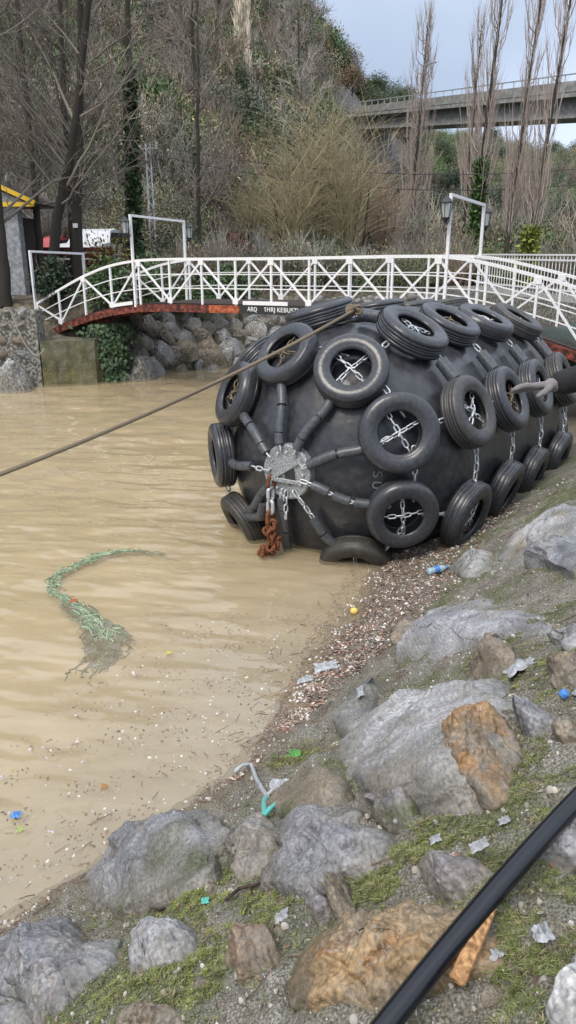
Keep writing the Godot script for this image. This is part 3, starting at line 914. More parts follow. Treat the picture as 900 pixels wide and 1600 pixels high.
	for e in [Vector3(-0.2, 0.16, -0.07), Vector3(-0.2, -0.1, -0.07)]:
		var zz: Vector3 = (e - eye).normalized()
		var xx := Vector3(0, 0, -1).cross(zz).normalized()
		part("towing_arm", am2, mats.flange, t, Transform3D(Basis(xx, zz.cross(xx), zz), (e + eye) * 0.5))
	# the mooring chain hangs from that eye: a rust-yellow shackle, big grey links, a swivel and a rusty bunch at the waterline
	var inv := t.transform.affine_inverse()
	var top := t.transform * eye
	var foot := Vector3(top.x - 0.02, 0.03, top.z + 0.06)
	var drop := func(k: float) -> Vector3: return inv * top.lerp(foot, k)
	var sh := MB.new()
	chain(sh, PackedVector3Array([drop.call(-0.06), drop.call(0.16)]), 0.19, 0.12, 0.022, 0.3)
	part("shackle", sh.mesh(), mats.rust, t)
	var big := MB.new()
	chain(big, PackedVector3Array([drop.call(0.12), drop.call(0.46)]), 0.2, 0.125, 0.024, 0.2)
	part("chain", big.mesh(), mats.galvanised, t)
	var sw := MB.new()
	chain(sw, PackedVector3Array([drop.call(0.42), drop.call(0.64)]), 0.24, 0.15, 0.024, 0.1)
	part("swivel", sw.mesh(), mats.rust, t)
	var bunch := MB.new()
	var one := link(0.17, 0.11, 0.021)
	for k in 16:
		var d := drop.call(0.6 + 0.028 * k) as Vector3
		var spread := 0.03 + 0.004 * k
		bunch.add(one, Transform3D(Basis.from_euler(Vector3(r2.randf() * 6.0, r2.randf() * 6.0, PI / 2 + r2.randf_range(-0.7, 0.7))), d + Vector3(r2.randf_range(-spread, spread), r2.randf_range(-0.03, 0.03), r2.randf_range(-spread, spread))))
	part("chain", bunch.mesh(), mats.rust, t)
	# short loose chains under the flange
	for e in [[-0.02, -0.2, 0.34], [0.02, -0.19, 0.24]]:
		var lm := MB.new()
		var a0 := Vector3(e[0], e[1], -0.09)
		chain(lm, PackedVector3Array([a0, a0 + Vector3(0.0, -float(e[2]), 0.0)]), 0.11, 0.062, 0.011)
		part("chain", lm.mesh(), mats.galvanised, t)
	# a slack black hose hanging to the left, and the painted letters
	var hose := MB.new()
	hose.tube(PackedVector3Array([Vector3(0.33, -0.42, 0.0), Vector3(0.42, -0.62, 0.06), Vector3(0.62, -0.68, 0.12), Vector3(0.74, -0.72, 0.2)]), 0.07, 0.07, 12)
	part("hose", hose.mesh(), mats.sleeve_rubber, t)
	for w in [["S", 0.95, 3.08], ["U", 0.95, 3.21], ["C", 1.06, 2.93]]:
		var tm := TextMesh.new()
		tm.text = w[0]
		tm.font_size = 24
		tm.pixel_size = 0.006
		tm.depth = 0.004
		var rr: float = w[1]
		var ang: float = w[2]
		var s := CAP * (1.0 - sqrt(1.0 - pow(rr / BODY_R, 2.0)))
		var up := body_normal(s, ang)
		var out := Vector3(cos(ang), sin(ang), 0)
		var yy := (out - up * out.dot(up)).normalized()
		part("letter", tm, mats.letter_grey, t, Transform3D(Basis(yy.cross(up), yy, up), on_body(s, ang, 0.004)))

func build_mooring_rope() -> void:
	var a := Vector3(0.76, 2.68, -8.8)
	var b := Vector3(-3.38, 1.474, -4.18)
	var q := PackedVector3Array()
	for k in 90:
		var t := k / 89.0
		q.append(a.lerp(b, t) - Vector3(0, 0.15 * 4.0 * t * (1.0 - t), 0))
	var m := MB.new()
	m.tube(q, 0.018, 0.018, 12, true, 3, 90.0)
	var t := thing("mooring_rope", "long brown twisted rope stretched from the fender across the water", "rope")
	part("rope", m.mesh(), mats.rope, t)
	var kn := MB.new()
	for k in 5:
		var loop := PackedVector3Array()
		for j in 13:
			var an := TAU * j / 12.0
			loop.append(a + Vector3(0.05 * cos(an) + 0.02 * k - 0.04, 0.045 * sin(an) + rng.randf_range(-0.005, 0.005), 0.03 * sin(an * 2.0 + k)))
		kn.tube(loop, 0.018, 0.018, 7, false)
	part("knot", kn.mesh(), mats.rope, t)

# ------------------------------------------------------------------ the foot bridge
const B0 := Vector3(-3.825, 0, -19.5)
const BD := Vector3(0.8553, 0, 0.5181)
const BN := Vector3(0.5181, 0, -0.8553)
const RAIL_T := [-3.74, -2.85, -1.86, -0.93, 0.0, 1.0, 4.05, 7.1, 8.05, 8.6, 9.15, 10.1, 11.0, 12.5]
const RAIL_Y := [1.93, 2.3, 2.69, 2.97, 3.11, 3.15, 3.17, 3.23, 3.23, 3.17, 3.05, 2.83, 2.58, 2.1]
const DECK_T := [-3.74, -2.85, -1.9, -0.92, 0.0, 1.0, 4.05, 7.1, 8.05, 9.0, 10.1, 11.0, 12.5]
const DECK_Y := [1.15, 1.44, 1.74, 1.96, 2.09, 2.14, 2.19, 2.2, 2.18, 2.05, 1.78, 1.52, 1.0]

func table(ts: Array, ys: Array, t: float) -> float:
	for k in ts.size() - 1:
		if t <= ts[k + 1] or k == ts.size() - 2:
			return lerpf(ys[k], ys[k + 1], clampf((t - ts[k]) / (ts[k + 1] - ts[k]), -0.5, 1.5))
	return ys[-1]

func smooth_table(ts: Array, ys: Array, t: float) -> float:
	return (table(ts, ys, t - 0.35) + 2.0 * table(ts, ys, t) + table(ts, ys, t + 0.35)) * 0.25

func bridge_at(t: float, y: float, off := 0.0) -> Vector3:
	return B0 + BD * t + BN * off + Vector3(0, y, 0)

func build_bridge() -> void:
	var b := thing("foot_bridge", "arched foot bridge with white lattice railings and rusty red girders", "bridge")
	var ts: Array = []
	for k in 69: ts.append(-3.74 + 16.24 * k / 68.0)
	for side in 2:
		var off := 0.0 if side == 0 else 2.0
		var rail := func(f: float) -> PackedVector3Array:
			var q := PackedVector3Array()
			for t in ts:
				q.append(bridge_at(t, lerpf(smooth_table(DECK_T, DECK_Y, t), smooth_table(RAIL_T, RAIL_Y, t), f), off))
			return q
		for e in [["top_rail", 1.0, 0.055, 0.06], ["middle_rail", 0.66, 0.022, 0.022], ["middle_rail", 0.34, 0.022, 0.022]]:
			var m := MB.new()
			m.sweep(rail.call(e[1]), e[2], e[3], BN)
			part(e[0], m.mesh(), mats.white_paint, b)
		# the girder under each railing, rusty red with an orange stretch
		for e in [[-3.74, 0.9, "red_steel"], [0.9, 2.3, "red_steel"], [2.3, 3.15, "orange_steel"], [3.15, 12.5, "red_steel"]]:
			var q := PackedVector3Array()
			for k in 17:
				var t: float = lerpf(e[0], e[1], k / 16.0)
				q.append(bridge_at(t, smooth_table(DECK_T, DECK_Y, t) - 0.125, off))
			var m := MB.new()
			m.sweep(q, 0.07, 0.17, BN)
			part("girder", m.mesh(), mats[e[2]], b)
		for k in 17:
			var t := -3.74 + 0.972 * k
			if k == 0: t = -3.66
			var lo := smooth_table(DECK_T, DECK_Y, t) - 0.03
			var hi := smooth_table(RAIL_T, RAIL_Y, t)
			var m := MB.new()
			m.bar(bridge_at(t, lo, off), bridge_at(t, hi - 0.03, off), 0.045, 0.045, BD)
			part("post", m.mesh(), mats.white_paint, b)
			var gs := MB.new()
			gs.cbox(Vector3.ZERO, Vector3(0.15, 0.13, 0.012), 0.004, Basis(BD, Vector3.UP, -BN))
			part("gusset", gs.mesh(), mats.white_paint, b, Transform3D(Basis.IDENTITY, bridge_at(t, hi - 0.07 if k % 2 == 0 else lo + 0.09, off - 0.03)))
			if k < 16:
				# the lattice: braces zigzag between rail and deck
				var t2 := t + 0.972
				var lo2 := smooth_table(DECK_T, DECK_Y, t2) + 0.02
				var hi2 := smooth_table(RAIL_T, RAIL_Y, t2) - 0.04
				var d := MB.new()
				if k % 2 == side * 0: d.bar(bridge_at(t, hi - 0.04, off + 0.008), bridge_at(t2, lo2, off + 0.008), 0.042, 0.036, BN)
				else: d.bar(bridge_at(t, lo + 0.05, off + 0.008), bridge_at(t2, hi2, off + 0.008), 0.042, 0.036, BN)
				part("brace", d.mesh(), mats.white_paint, b)
	# deck plates, cross beams and bracing below
	for k in 16:
		var t := -3.74 + 1.015 * k
		var q := PackedVector3Array()
		for j in 4: q.append(bridge_at(t + 1.005 * j / 3.0, smooth_table(DECK_T, DECK_Y, t + 1.005 * j / 3.0) - 0.02, 1.0))
		var m := MB.new()
		m.sweep(q, 1.92, 0.03, BN)
		part("deck_plate", m.mesh(), mats.dark_wood, b)
		var cb := MB.new()
		var y := smooth_table(DECK_T, DECK_Y, t + 0.5) - 0.13
		cb.bar(bridge_at(t + 0.5, y, 0.04), bridge_at(t + 0.5, y, 1.96), 0.06, 0.12)
		part("cross_beam", cb.mesh(), mats.red_steel, b)
		var y2 := smooth_table(DECK_T, DECK_Y, t + 1.5) - 0.15
		var db := MB.new()
		db.bar(bridge_at(t + 0.5, y - 0.02, 0.06 if k % 2 else 1.94), bridge_at(t + 1.5, y2, 1.94 if k % 2 else 0.06), 0.03, 0.03)
		part("under_brace", db.mesh(), mats.red_steel, b)
	for e in [[-0.85, -0.08], [3.3, 4.5]]:
		var m := MB.new()
		var q := PackedVector3Array()
		for j in 5:
			var t: float = lerpf(e[0], e[1], j / 4.0)
			q.append(bridge_at(t, smooth_table(DECK_T, DECK_Y, t) + 0.03, -0.06))
		m.sweep(q, 0.02, 0.085, BN)
		part("toe_board", m.mesh(), mats.white_paint, b)
	# the black banner on the girder and its white lettering
	var bn := MB.new()
	var q2 := PackedVector3Array()
	for j in 9:
		var t := lerpf(3.2, 6.6, j / 8.0)
		q2.append(bridge_at(t, smooth_table(DECK_T, DECK_Y, t) - 0.115, -0.045))
	bn.sweep(q2, 0.012, 0.2, BN)
	var ban := part("banner", bn.mesh(), mats.black_sheet, b)
	for e in [["ARQ", 3.55, 0.26], ["1HRJ KEBUSTLER NO", 4.55, 1.36]]:
		var tm := TextMesh.new()
		tm.text = e[0]
		tm.font_size = 32
		tm.pixel_size = 0.0042
		tm.depth = 0.006
		var w: float = tm.get_aabb().size.x
		var o := part("lettering", tm, mats.print, ban)
		o.transform = Transform3D(Basis(BD * (float(e[2]) / maxf(w, 0.01)), Vector3.UP * 1.0, -BN), bridge_at(e[1], smooth_table(DECK_T, DECK_Y, e[1]) - 0.1, -0.056))
	# two lamp arches with lanterns, and the plain gate frame at the left end
	for e in [[0.0, 4.18, 4.11], [8.1, 4.36, 4.28]]:
		var m := MB.new()
		var t: float = e[0]
		m.bar(bridge_at(t, 2.0, -0.03), bridge_at(t, e[1], -0.03), 0.055, 0.055, BD)
		m.bar(bridge_at(t, 2.0, 2.03), bridge_at(t, e[2], 2.03), 0.055, 0.055, BD)
		m.bar(bridge_at(t, float(e[1]) - 0.027, -0.002), bridge_at(t, float(e[2]) - 0.027, 2.0025), 0.054, 0.054)
		var arch := part("lamp_arch", m.mesh(), mats.white_paint, b)
		for s in [[-0.24, float(e[1]) - 0.33], [2.24, float(e[2]) - 0.33]]:
			lantern(arch, bridge_at(t, s[1], s[0]), 0.21 if s[0] < 0.0 else -0.21)
	var gm := MB.new()
	gm.bar(bridge_at(-3.69, 1.1, -0.03), bridge_at(-3.69, 3.36, -0.03), 0.06, 0.06, BD)
	gm.bar(bridge_at(-3.69, 1.1, 1.9), bridge_at(-3.69, 3.3, 1.9), 0.06, 0.06, BD)
	gm.bar(bridge_at(-3.69, 3.33, 0.0025), bridge_at(-3.69, 3.27, 1.868), 0.058, 0.058)
	part("gate_frame", gm.mesh(), mats.white_paint, b)

func lantern(parent: Node3D, at: Vector3, reach: float) -> void:
	var m := MB.new()
	m.lathe(PackedVector2Array([Vector2(0.0, 0.3), Vector2(0.018, 0.29), Vector2(0.022, 0.26), Vector2(0.06, 0.235), Vector2(0.125, 0.17), Vector2(0.13, 0.15), Vector2(0.115, 0.15)]), 6)
	m.lathe(PackedVector2Array([Vector2(0.075, -0.1), Vector2(0.085, -0.115), Vector2(0.05, -0.15), Vector2(0.025, -0.2), Vector2(0.0, -0.21)]), 6)
	for k in 6:
		var a := TAU * k / 6.0
		m.tube(PackedVector3Array([Vector3(cos(a) * 0.078, -0.105, sin(a) * 0.078), Vector3(cos(a) * 0.115, 0.155, sin(a) * 0.115)]), 0.007, 0.007, 4)
	m.tube(PackedVector3Array([Vector3(0, -0.17, 0), BN * (reach * 0.5) + Vector3(0, -0.22, 0), BN * reach + Vector3(0, -0.12, 0)]), 0.012, 0.012, 6)
	var l := part("lantern", m.mesh(), mats.lantern_iron, parent, Transform3D(Basis.IDENTITY, at))
	var g := MB.new()
	g.lathe(PackedVector2Array([Vector2(0.07, -0.1), Vector2(0.106, 0.15)]), 6)
	l.add_child(MeshInstance3D.new())
	var gi: MeshInstance3D = l.get_child(0)
	gi.name = "glass"
	gi.mesh = g.mesh()
	gi.material_override = mats.lantern_glass

# ------------------------------------------------------------------ the far bank: abutment, walls, boulders
func build_far_bank() -> void:
	var m := MB.new()
	var ab := thing("bridge_abutment", "stained concrete abutment under the left end of the foot bridge", "abutment")
	# a subdivided block so that the stains have a shape of their own
	for fc in [[Vector3(-6.42, -0.9, -19.62), Vector3(1.3, 0, -0.42), 2.02], [Vector3(-5.12, -0.9, -20.04), Vector3(0.75, 0, -1.5), 2.0]]:
		var s := m.v.size()
		for j in 31:
			for i in 31:
				var q: Vector3 = fc[0] + fc[1] * (i / 30.0) + Vector3(0, float(fc[2]) * j / 30.0, 0)
				var f := n_mid.get_noise_3d(q.x * 2.4 + q.z, q.y * 0.5, 2.0)
				var c := mixc(Color(1.15, 1.1, 1.0), Color(0.62, 0.7, 0.45), f * 2.0 + 0.4)
				if q.y < 0.5: c = mixc(c, Color(1.5, 1.25, 0.75), (0.5 - q.y) * 1.4 + f * 0.4)
				m.col = mixc(c, Color(0.35, 0.33, 0.26), n_mid.get_noise_3d(q.x * 4.0 + 9.0, q.y * 0.4, q.z) * 2.4 - 0.4)
				m.p(q)
		for j in 30:
			for i in 30: m.quad(s + j * 31 + i, s + (j + 1) * 31 + i, s + (j + 1) * 31 + i + 1, s + j * 31 + i + 1)
	m.col = Color(1, 1, 1)
	m.face(Vector3(-6.42, 1.118, -19.62), Vector3(-6.42, 1.118, -22.5), Vector3(-4.2, 1.1, -22.2), Vector3(-5.12, 1.11, -20.04))
	m.face(Vector3(-6.42, -0.9, -22.5), Vector3(-6.42, 1.118, -22.5), Vector3(-6.42, 1.118, -19.62), Vector3(-6.42, -0.9, -19.62))
	part("block", m.mesh(true), mats.wet_concrete, ab)
	# the masonry wall left of it, stone by stone
	var wall := thing("masonry_wall", "mortared rubble stone wall left of the bridge abutment", "wall")
	var back := MB.new()
	back.box(Vector3(-10.2, 0.45, -19.92), Vector3(7.5, 2.9, 0.64))
	part("mortar", back.mesh(), mats.concrete, wall)
	var ms := boulder_meshes(["brown", "gray", "browngray", "dark", "mud"], 900, 6)
	var r := RandomNumberGenerator.new()
	r.seed = 31
	var y := 0.62
	while y < 1.85:
		var hgt := r.randf_range(0.3, 0.42)
		var x := -6.6
		while x > -13.6:
			var w := r.randf_range(0.32, 0.62)
			x -= w * 0.5
			var bs := Basis(Vector3(1, 0, 0), Vector3(0, 0, 1), Vector3(0, -1, 0)) * Basis.from_euler(Vector3(0, r.randf_range(-0.25, 0.25) + (PI if r.randf() < 0.5 else 0.0), 0)) * Basis.from_scale(Vector3(w * 0.98, 0.3, hgt * 1.0))
			part("stone", ms[r.randi() % ms.size()], mats.boulder, wall, Transform3D(bs, Vector3(x, y + hgt * 0.5 + r.randf_range(-0.03, 0.03), -19.62)))
			x -= w * 0.5
		y += hgt
	var rv := thing("boulder_revetment", "slope of grey and brown boulders along the far waterline under the bridge", "revetment")
	var bms := boulder_meshes(["gray", "pale", "gray", "veined", "browngray", "pale", "mauve", "gray", "brown"], 950, 9)
	# boulders at the foot of the masonry wall
	for e in [[-7.15, 0.25, -19.3, 1.15, 0.95], [-8.5, 0.2, -19.3, 1.2, 0.9], [-9.8, 0.22, -19.2, 1.25, 0.9], [-7.7, 0.55, -19.55, 0.8, 0.6], [-11.2, 0.2, -19.2, 1.3, 0.9]]:
		part("stone", bms[2 if e[4] > 0.9 else 4], mats.boulder, rv, Transform3D(Basis.from_euler(Vector3(0.35, r.randf() * 6.0, 0.1)) * Basis.from_scale(Vector3(e[3], e[4] * 2.0, e[3])), Vector3(e[0], e[1], e[2])))
	for row in 7:
		var x := -4.55 + 0.3 * (row % 2)
		while x < 9.0:
			var d := 0.12 + 0.31 * row + r.randf_range(-0.08, 0.08)
			var z := far_line(x) - d * 0.82 + 0.1
			var sz := r.randf_range(0.7, 1.2) * (1.0 - 0.06 * row)
			if r.randf() < 0.12: sz *= 1.3
			var yy := d * 0.95 - 0.12
			if row == 6: sz *= 0.7
			part("stone", bms[r.randi() % bms.size()], mats.boulder, rv, Transform3D(Basis.from_euler(Vector3(0.55 + r.randf_range(-0.35, 0.45), r.randf() * TAU, r.randf_range(-0.4, 0.4)), EULER_ORDER_XYZ) * Basis.from_scale(Vector3(sz * r.randf_range(0.9, 1.4), sz * r.randf_range(0.8, 1.3), sz * r.randf_range(0.7, 1.0))), Vector3(x, yy, z)))
			x += sz * 0.66
	# slack mooring line looped over the wall
	var lp := PackedVector3Array()
	for k in 30:
		var t := k / 29.0
		lp.append(Vector3(lerpf(-6.95, -6.2, t), lerpf(1.95, 1.0, t) - 1.0 * 4.0 * t * (1.0 - t) * 0.55, -19.28 + 0.02 * sin(t * 9.0)))
	var lm := MB.new()
	lm.tube(lp, 0.018, 0.018, 6)
	tag(part("wall_rope", lm.mesh(), mats.pale_rope), "slack pale rope looped down the masonry wall by the abutment", "rope")

# ------------------------------------------------------------------ plants
func wander(a: Vector3, dir: Vector3, length: float, n: int, bend: float, lift: float, r: RandomNumberGenerator) -> PackedVector3Array:
	var q := PackedVector3Array([a])
	var d := dir.normalized()
	for k in n:
		d = (d + Vector3(r.randf_range(-bend, bend), r.randf_range(-bend, bend) + lift, r.randf_range(-bend, bend))).normalized()
		a += d * (length / n)
		q.append(a)
	return q

func along(q: PackedVector3Array, f: float) -> Vector3:
	var x := f * (q.size() - 1)
	var k := mini(int(x), q.size() - 2)
	return q[k].lerp(q[k + 1], x - k)

func aim(q: PackedVector3Array, f: float) -> Vector3:
	var k := mini(int(f * (q.size() - 1)), q.size() - 2)
	return (q[k + 1] - q[k]).normalized()

func sideways(d: Vector3, r: RandomNumberGenerator) -> Vector3:
	var x := d.cross(Vector3(r.randf_range(-1, 1), r.randf_range(-1, 1), r.randf_range(-1, 1))).normalized()
	return x

func twig_color(base: Color, r: RandomNumberGenerator) -> Color:
	var k := r.randf_range(0.65, 1.35)
	return Color(base.r * k, base.g * k * r.randf_range(0.95, 1.05), base.b * k)

func strip(m: MB, q: PackedVector3Array, w: float, r: RandomNumberGenerator) -> void:   # a thin tapering three-sided twig
	m.tube(q, w, w * 0.25, 3, false)

# a leafless tree: a trunk along the given points and limbs with twigs on them
func bare_tree(called: String, label: String, path: PackedVector3Array, r0: float, r1: float, sd: int, o := {}) -> Node3D:
	var r := RandomNumberGenerator.new()
	r.seed = sd
	var base := path[0]
	var t := thing(called, label, "tree", base, o.get("group", ""))
	var q := PackedVector3Array()
	for k in 25:
		var p := along(path, k / 24.0) - base
		q.append(p + Vector3(0.05 * n_mid.get_noise_2d(k * 0.35, sd), 0, 0.05 * n_mid.get_noise_2d(k * 0.35, sd + 50)))
	var m := MB.new()
	m.col = o.get("bark", Color(1, 1, 1))
	m.tube(q, r0, r1, 12)
	part("trunk", m.mesh(true), mats.bark, t)
	var b := MB.new()
	var height := q[-1].y
	var tone: Color = o.get("tone", Color(0.16, 0.135, 0.11))
	for k in int(o.get("limbs", 14)):
		var f := lerpf(o.get("from", 0.2), 0.97, (k + r.randf()) / float(o.get("limbs", 14)))
		var d := aim(q, f)
		var out := sideways(d, r)
		out.z *= 0.8
		var tilt: float = o.get("tilt", 0.5)
		var dir := (out + d * r.randf_range(tilt - 0.3, tilt + 0.3)).normalized()
		var ln := r.randf_range(0.55, 1.0) * float(o.get("reach", 3.0)) * (1.1 - 0.6 * f)
		var limb := wander(along(q, f), dir, ln, 7, 0.16, o.get("lift", 0.05), r)
		b.col = twig_color(tone, r)
		var lr := lerpf(r0, r1, f) * r.randf_range(0.2, 0.36)
		b.tube(limb, lr, maxf(0.008, o.get("fine", 0.0)), 5, false)
		for j in int(o.get("boughs", 8)):
			var g := r.randf_range(0.2, 1.0)
			var bd := (aim(limb, g) + sideways(aim(limb, g), r) * r.randf_range(0.5, 1.0) + Vector3(0, 0.15, 0)).normalized()
			var bough := wander(along(limb, g), bd, ln * r.randf_range(0.2, 0.45), 4, 0.25, 0.04, r)
			b.col = twig_color(tone, r)
			b.tube(bough, maxf(lr * 0.3, maxf(0.009, o.get("fine", 0.0) * 1.3)), maxf(0.005, o.get("fine", 0.0) * 0.7), 4, false)
			for i in int(o.get("twigs", 7)):
				var h := r.randf_range(0.15, 1.0)
				var td := (aim(bough, h) + sideways(aim(bough, h), r) * r.randf_range(0.4, 1.0)).normalized()
				b.col = twig_color(tone, r)
				strip(b, wander(along(bough, h), td, r.randf_range(0.2, 0.6), 3, 0.3, 0.02, r), o.get("fine", 0.007), r)
	part("crown", b.mesh(true), mats.twig, t)
	return t

# a fastigiate poplar: stems and branches all sweeping steeply upwards
func poplar(called: String, label: String, path: PackedVector3Array, width: float, tone: Color, sd: int, o := {}) -> Node3D:
	var r := RandomNumberGenerator.new()
	r.seed = sd
	var base := path[0]
	var t := thing(called, label, "tree", base)
	var q := PackedVector3Array()
	for k in 21: q.append(along(path, k / 20.0) - base)
	var height := q[-1].y
	var m := MB.new()
	m.col = Color(tone.r * 6.0, tone.g * 6.0, tone.b * 6.0)
	m.tube(q, o.get("trunk", 0.16), 0.02, 10)
	part("trunk", m.mesh(true), mats.bark, t)
	var b := MB.new()
	var count := int(o.get("count", 110))
	for k in count:
		var f := lerpf(o.get("from", 0.12), 0.98, (k + r.randf()) / count)
		var out := sideways(Vector3.UP, r)
		out = Vector3(out.x, 0, out.z).normalized()
		var ln := height * lerpf(0.3, 0.07, f) * r.randf_range(0.6, 1.2)
		var limb := wander(along(q, f), out * 0.75 + Vector3(0, 1, 0), ln * 0.3, 3, 0.08, 0.25, r)
		var spread := width * (1.0 - f * 0.55) * r.randf_range(0.2, 1.0)
		var a := along(q, f) + out * spread + Vector3(0, ln * 0.3, 0)
		limb = PackedVector3Array([along(q, f), along(q, f) + out * spread * 0.6 + Vector3(0, ln * 0.13, 0), a])
		limb.append_array(wander(a, Vector3(out.x * 0.12, 1, out.z * 0.12), ln * 0.7, 5, 0.07, 0.0, r))
		b.col = twig_color(tone, r)
		b.tube(limb, lerpf(0.035, 0.018, f), 0.006, 4, false)
		for j in int(o.get("twigs", 9)):
			var g := r.randf_range(0.25, 1.0)
			var td := aim(limb, g) * 1.0 + sideways(aim(limb, g), r) * r.randf_range(0.15, 0.5) + Vector3(0, 0.6, 0)
			b.col = twig_color(tone, r)
			strip(b, wander(along(limb, g), td, r.randf_range(0.4, 1.1), 3, 0.12, 0.1, r), o.get("fine", 0.009), r)
	part("crown", b.mesh(true), mats.twig, t)
	if o.has("ivy"):
		var iv: Array = o.ivy
		ivy_on(t, q, iv[0], iv[1], iv[2], iv[3], sd)
	return t

func leaf(m: MB, at: Vector3, d: Vector3, up: Vector3, l: float, w: float) -> void:
	var s := d.cross(up).normalized()
	var a := m.p(at)
	var b := m.p(at + d * (l * 0.45) + s * w * 0.5 - up * l * 0.04)
	var e := m.p(at + d * (l * 0.45) - s * w * 0.5 - up * l * 0.04)
	var f := m.p(at + d * l - up * l * 0.14)
	m.tri(a, b, e)
	m.tri(b, f, e)

func rand_dir(r: RandomNumberGenerator) -> Vector3:
	return Vector3(r.randfn(), r.randfn(), r.randfn()).normalized()

func ivy_on(t: Node3D, q: PackedVector3Array, f0: float, f1: float, thick: float, tone: Color, sd: int) -> void:
	var r := RandomNumberGenerator.new()
	r.seed = sd + 3
	var m := MB.new()
	for k in 2400:
		var f := lerpf(f0, f1, pow(r.randf(), 1.3))
		var d := rand_dir(r)
		var at := along(q, f) + Vector3(d.x, d.y * 0.3, d.z) * thick * (0.6 + 0.8 * absf(n_mid.get_noise_2d(f * 20.0, d.x))) * r.randf_range(0.6, 1.0)
		m.col = twig_color(tone, r)
		leaf(m, at, (d + rand_dir(r)).normalized(), rand_dir(r), r.randf_range(0.12, 0.24), 0.14)
	part("ivy", m.mesh(true), mats.leaf, t)

# a leafy crown: leaves spread through lumps, with gaps between
func crown(size: Vector3, lumps: int, leaves: int, leaf_size: float, tones: Array, sd: int, hang := 0.0) -> MB:
	var r := RandomNumberGenerator.new()
	r.seed = sd
	var m := MB.new()
	for k in lumps:
		var d := rand_dir(r)
		var c := Vector3(d.x, absf(d.y) * 1.1 - 0.1, d.z) * size * 0.5 * r.randf_range(0.45, 1.0)
		c.y += size.y * 0.35
		var rad := size.length() * r.randf_range(0.1, 0.2)
		var tone: Color = tones[r.randi() % tones.size()]
		for j in leaves / lumps:
			var e := rand_dir(r)
			m.col = twig_color(tone, r)
			leaf(m, c + e * rad * pow(r.randf(), 0.4), (e + rand_dir(r) * 0.9 + Vector3(0, -hang, 0)).normalized(), (Vector3.UP + rand_dir(r) * 0.7).normalized(), leaf_size * r.randf_range(0.7, 1.3), leaf_size * 0.5)
	return m

# a tangle of bare stems that stands for one shrub
func shrub(size: Vector3, stems: int, twigs: int, tone: Color, sd: int, droop := 0.0, w := 0.012) -> MB:
	var r := RandomNumberGenerator.new()
	r.seed = sd
	var m := MB.new()
	for k in stems:
		var a := Vector3(r.randf_range(-0.2, 0.2) * size.x, 0, r.randf_range(-0.2, 0.2) * size.z)
		var tip := Vector3(r.randf_range(-0.5, 0.5) * size.x, size.y * r.randf_range(0.6, 1.0), r.randf_range(-0.5, 0.5) * size.z)
		var q := wander(a, tip - a, (tip - a).length(), 5, 0.14, 0.03 - droop * 0.1, r)
		m.col = twig_color(tone, r)
		m.tube(q, w * 1.5, w * 0.4, 3, false)
		for j in twigs:
			var g := r.randf_range(0.25, 1.0)
			var d := (aim(q, g) + sideways(aim(q, g), r) * r.randf_range(0.4, 1.0)).normalized()
			m.col = twig_color(tone, r)
			strip(m, wander(along(q, g), d, size.y * r.randf_range(0.16, 0.4), 3, 0.2, 0.05 - droop, r), w * 0.7, r)
	return m

func ground_under(x: float, z: float) -> float:
	return hill(x, z)

var told := {}
const LANDMARKS := [[-0.36, "behind the edge trunk"], [-0.31, "behind the leaning tree"], [-0.26, "right of the leaning tree"], [-0.2, "above the left lamp arch"], [-0.14, "behind the lattice mast"], [-0.09, "left of the ivory poplar"], [-0.03, "right of the ivory poplar"], [0.03, "above the willow thicket"], [0.09, "right of the willow thicket"], [0.14, "left of the lone poplar"], [0.19, "right of the lone poplar"], [0.24, "left of the ivy-clad poplar"], [0.29, "behind the ivy-clad poplar"], [0.34, "between the right-hand poplars"], [9.0, "at the right edge"]]

func slope_label(what: String, x: float, z: float, s: float) -> String:   # which tree: its size, its landmark and its height on the slope
	var bare := what
	for w in ["small ", "middling ", "tall "]: bare = bare.trim_prefix(w)
	var place := ""
	for l in LANDMARKS:
		if x / -z < l[0]:
			place = l[1]
			break
	var up := "low on the slope" if hill(x, z) < 9.0 else "halfway up the slope" if hill(x, z) < 19.0 else "high on the slope"
	if z < -88.0: up = "on the wooded hilltop"
	if z < -150.0: up = "on the far ridge"
	var text := "%s%s %s, %s" % ["small " if s < 0.7 else "tall " if s > 1.05 else "middling ", bare, place, up]
	told[text] = int(told.get(text, 0)) + 1
	return text

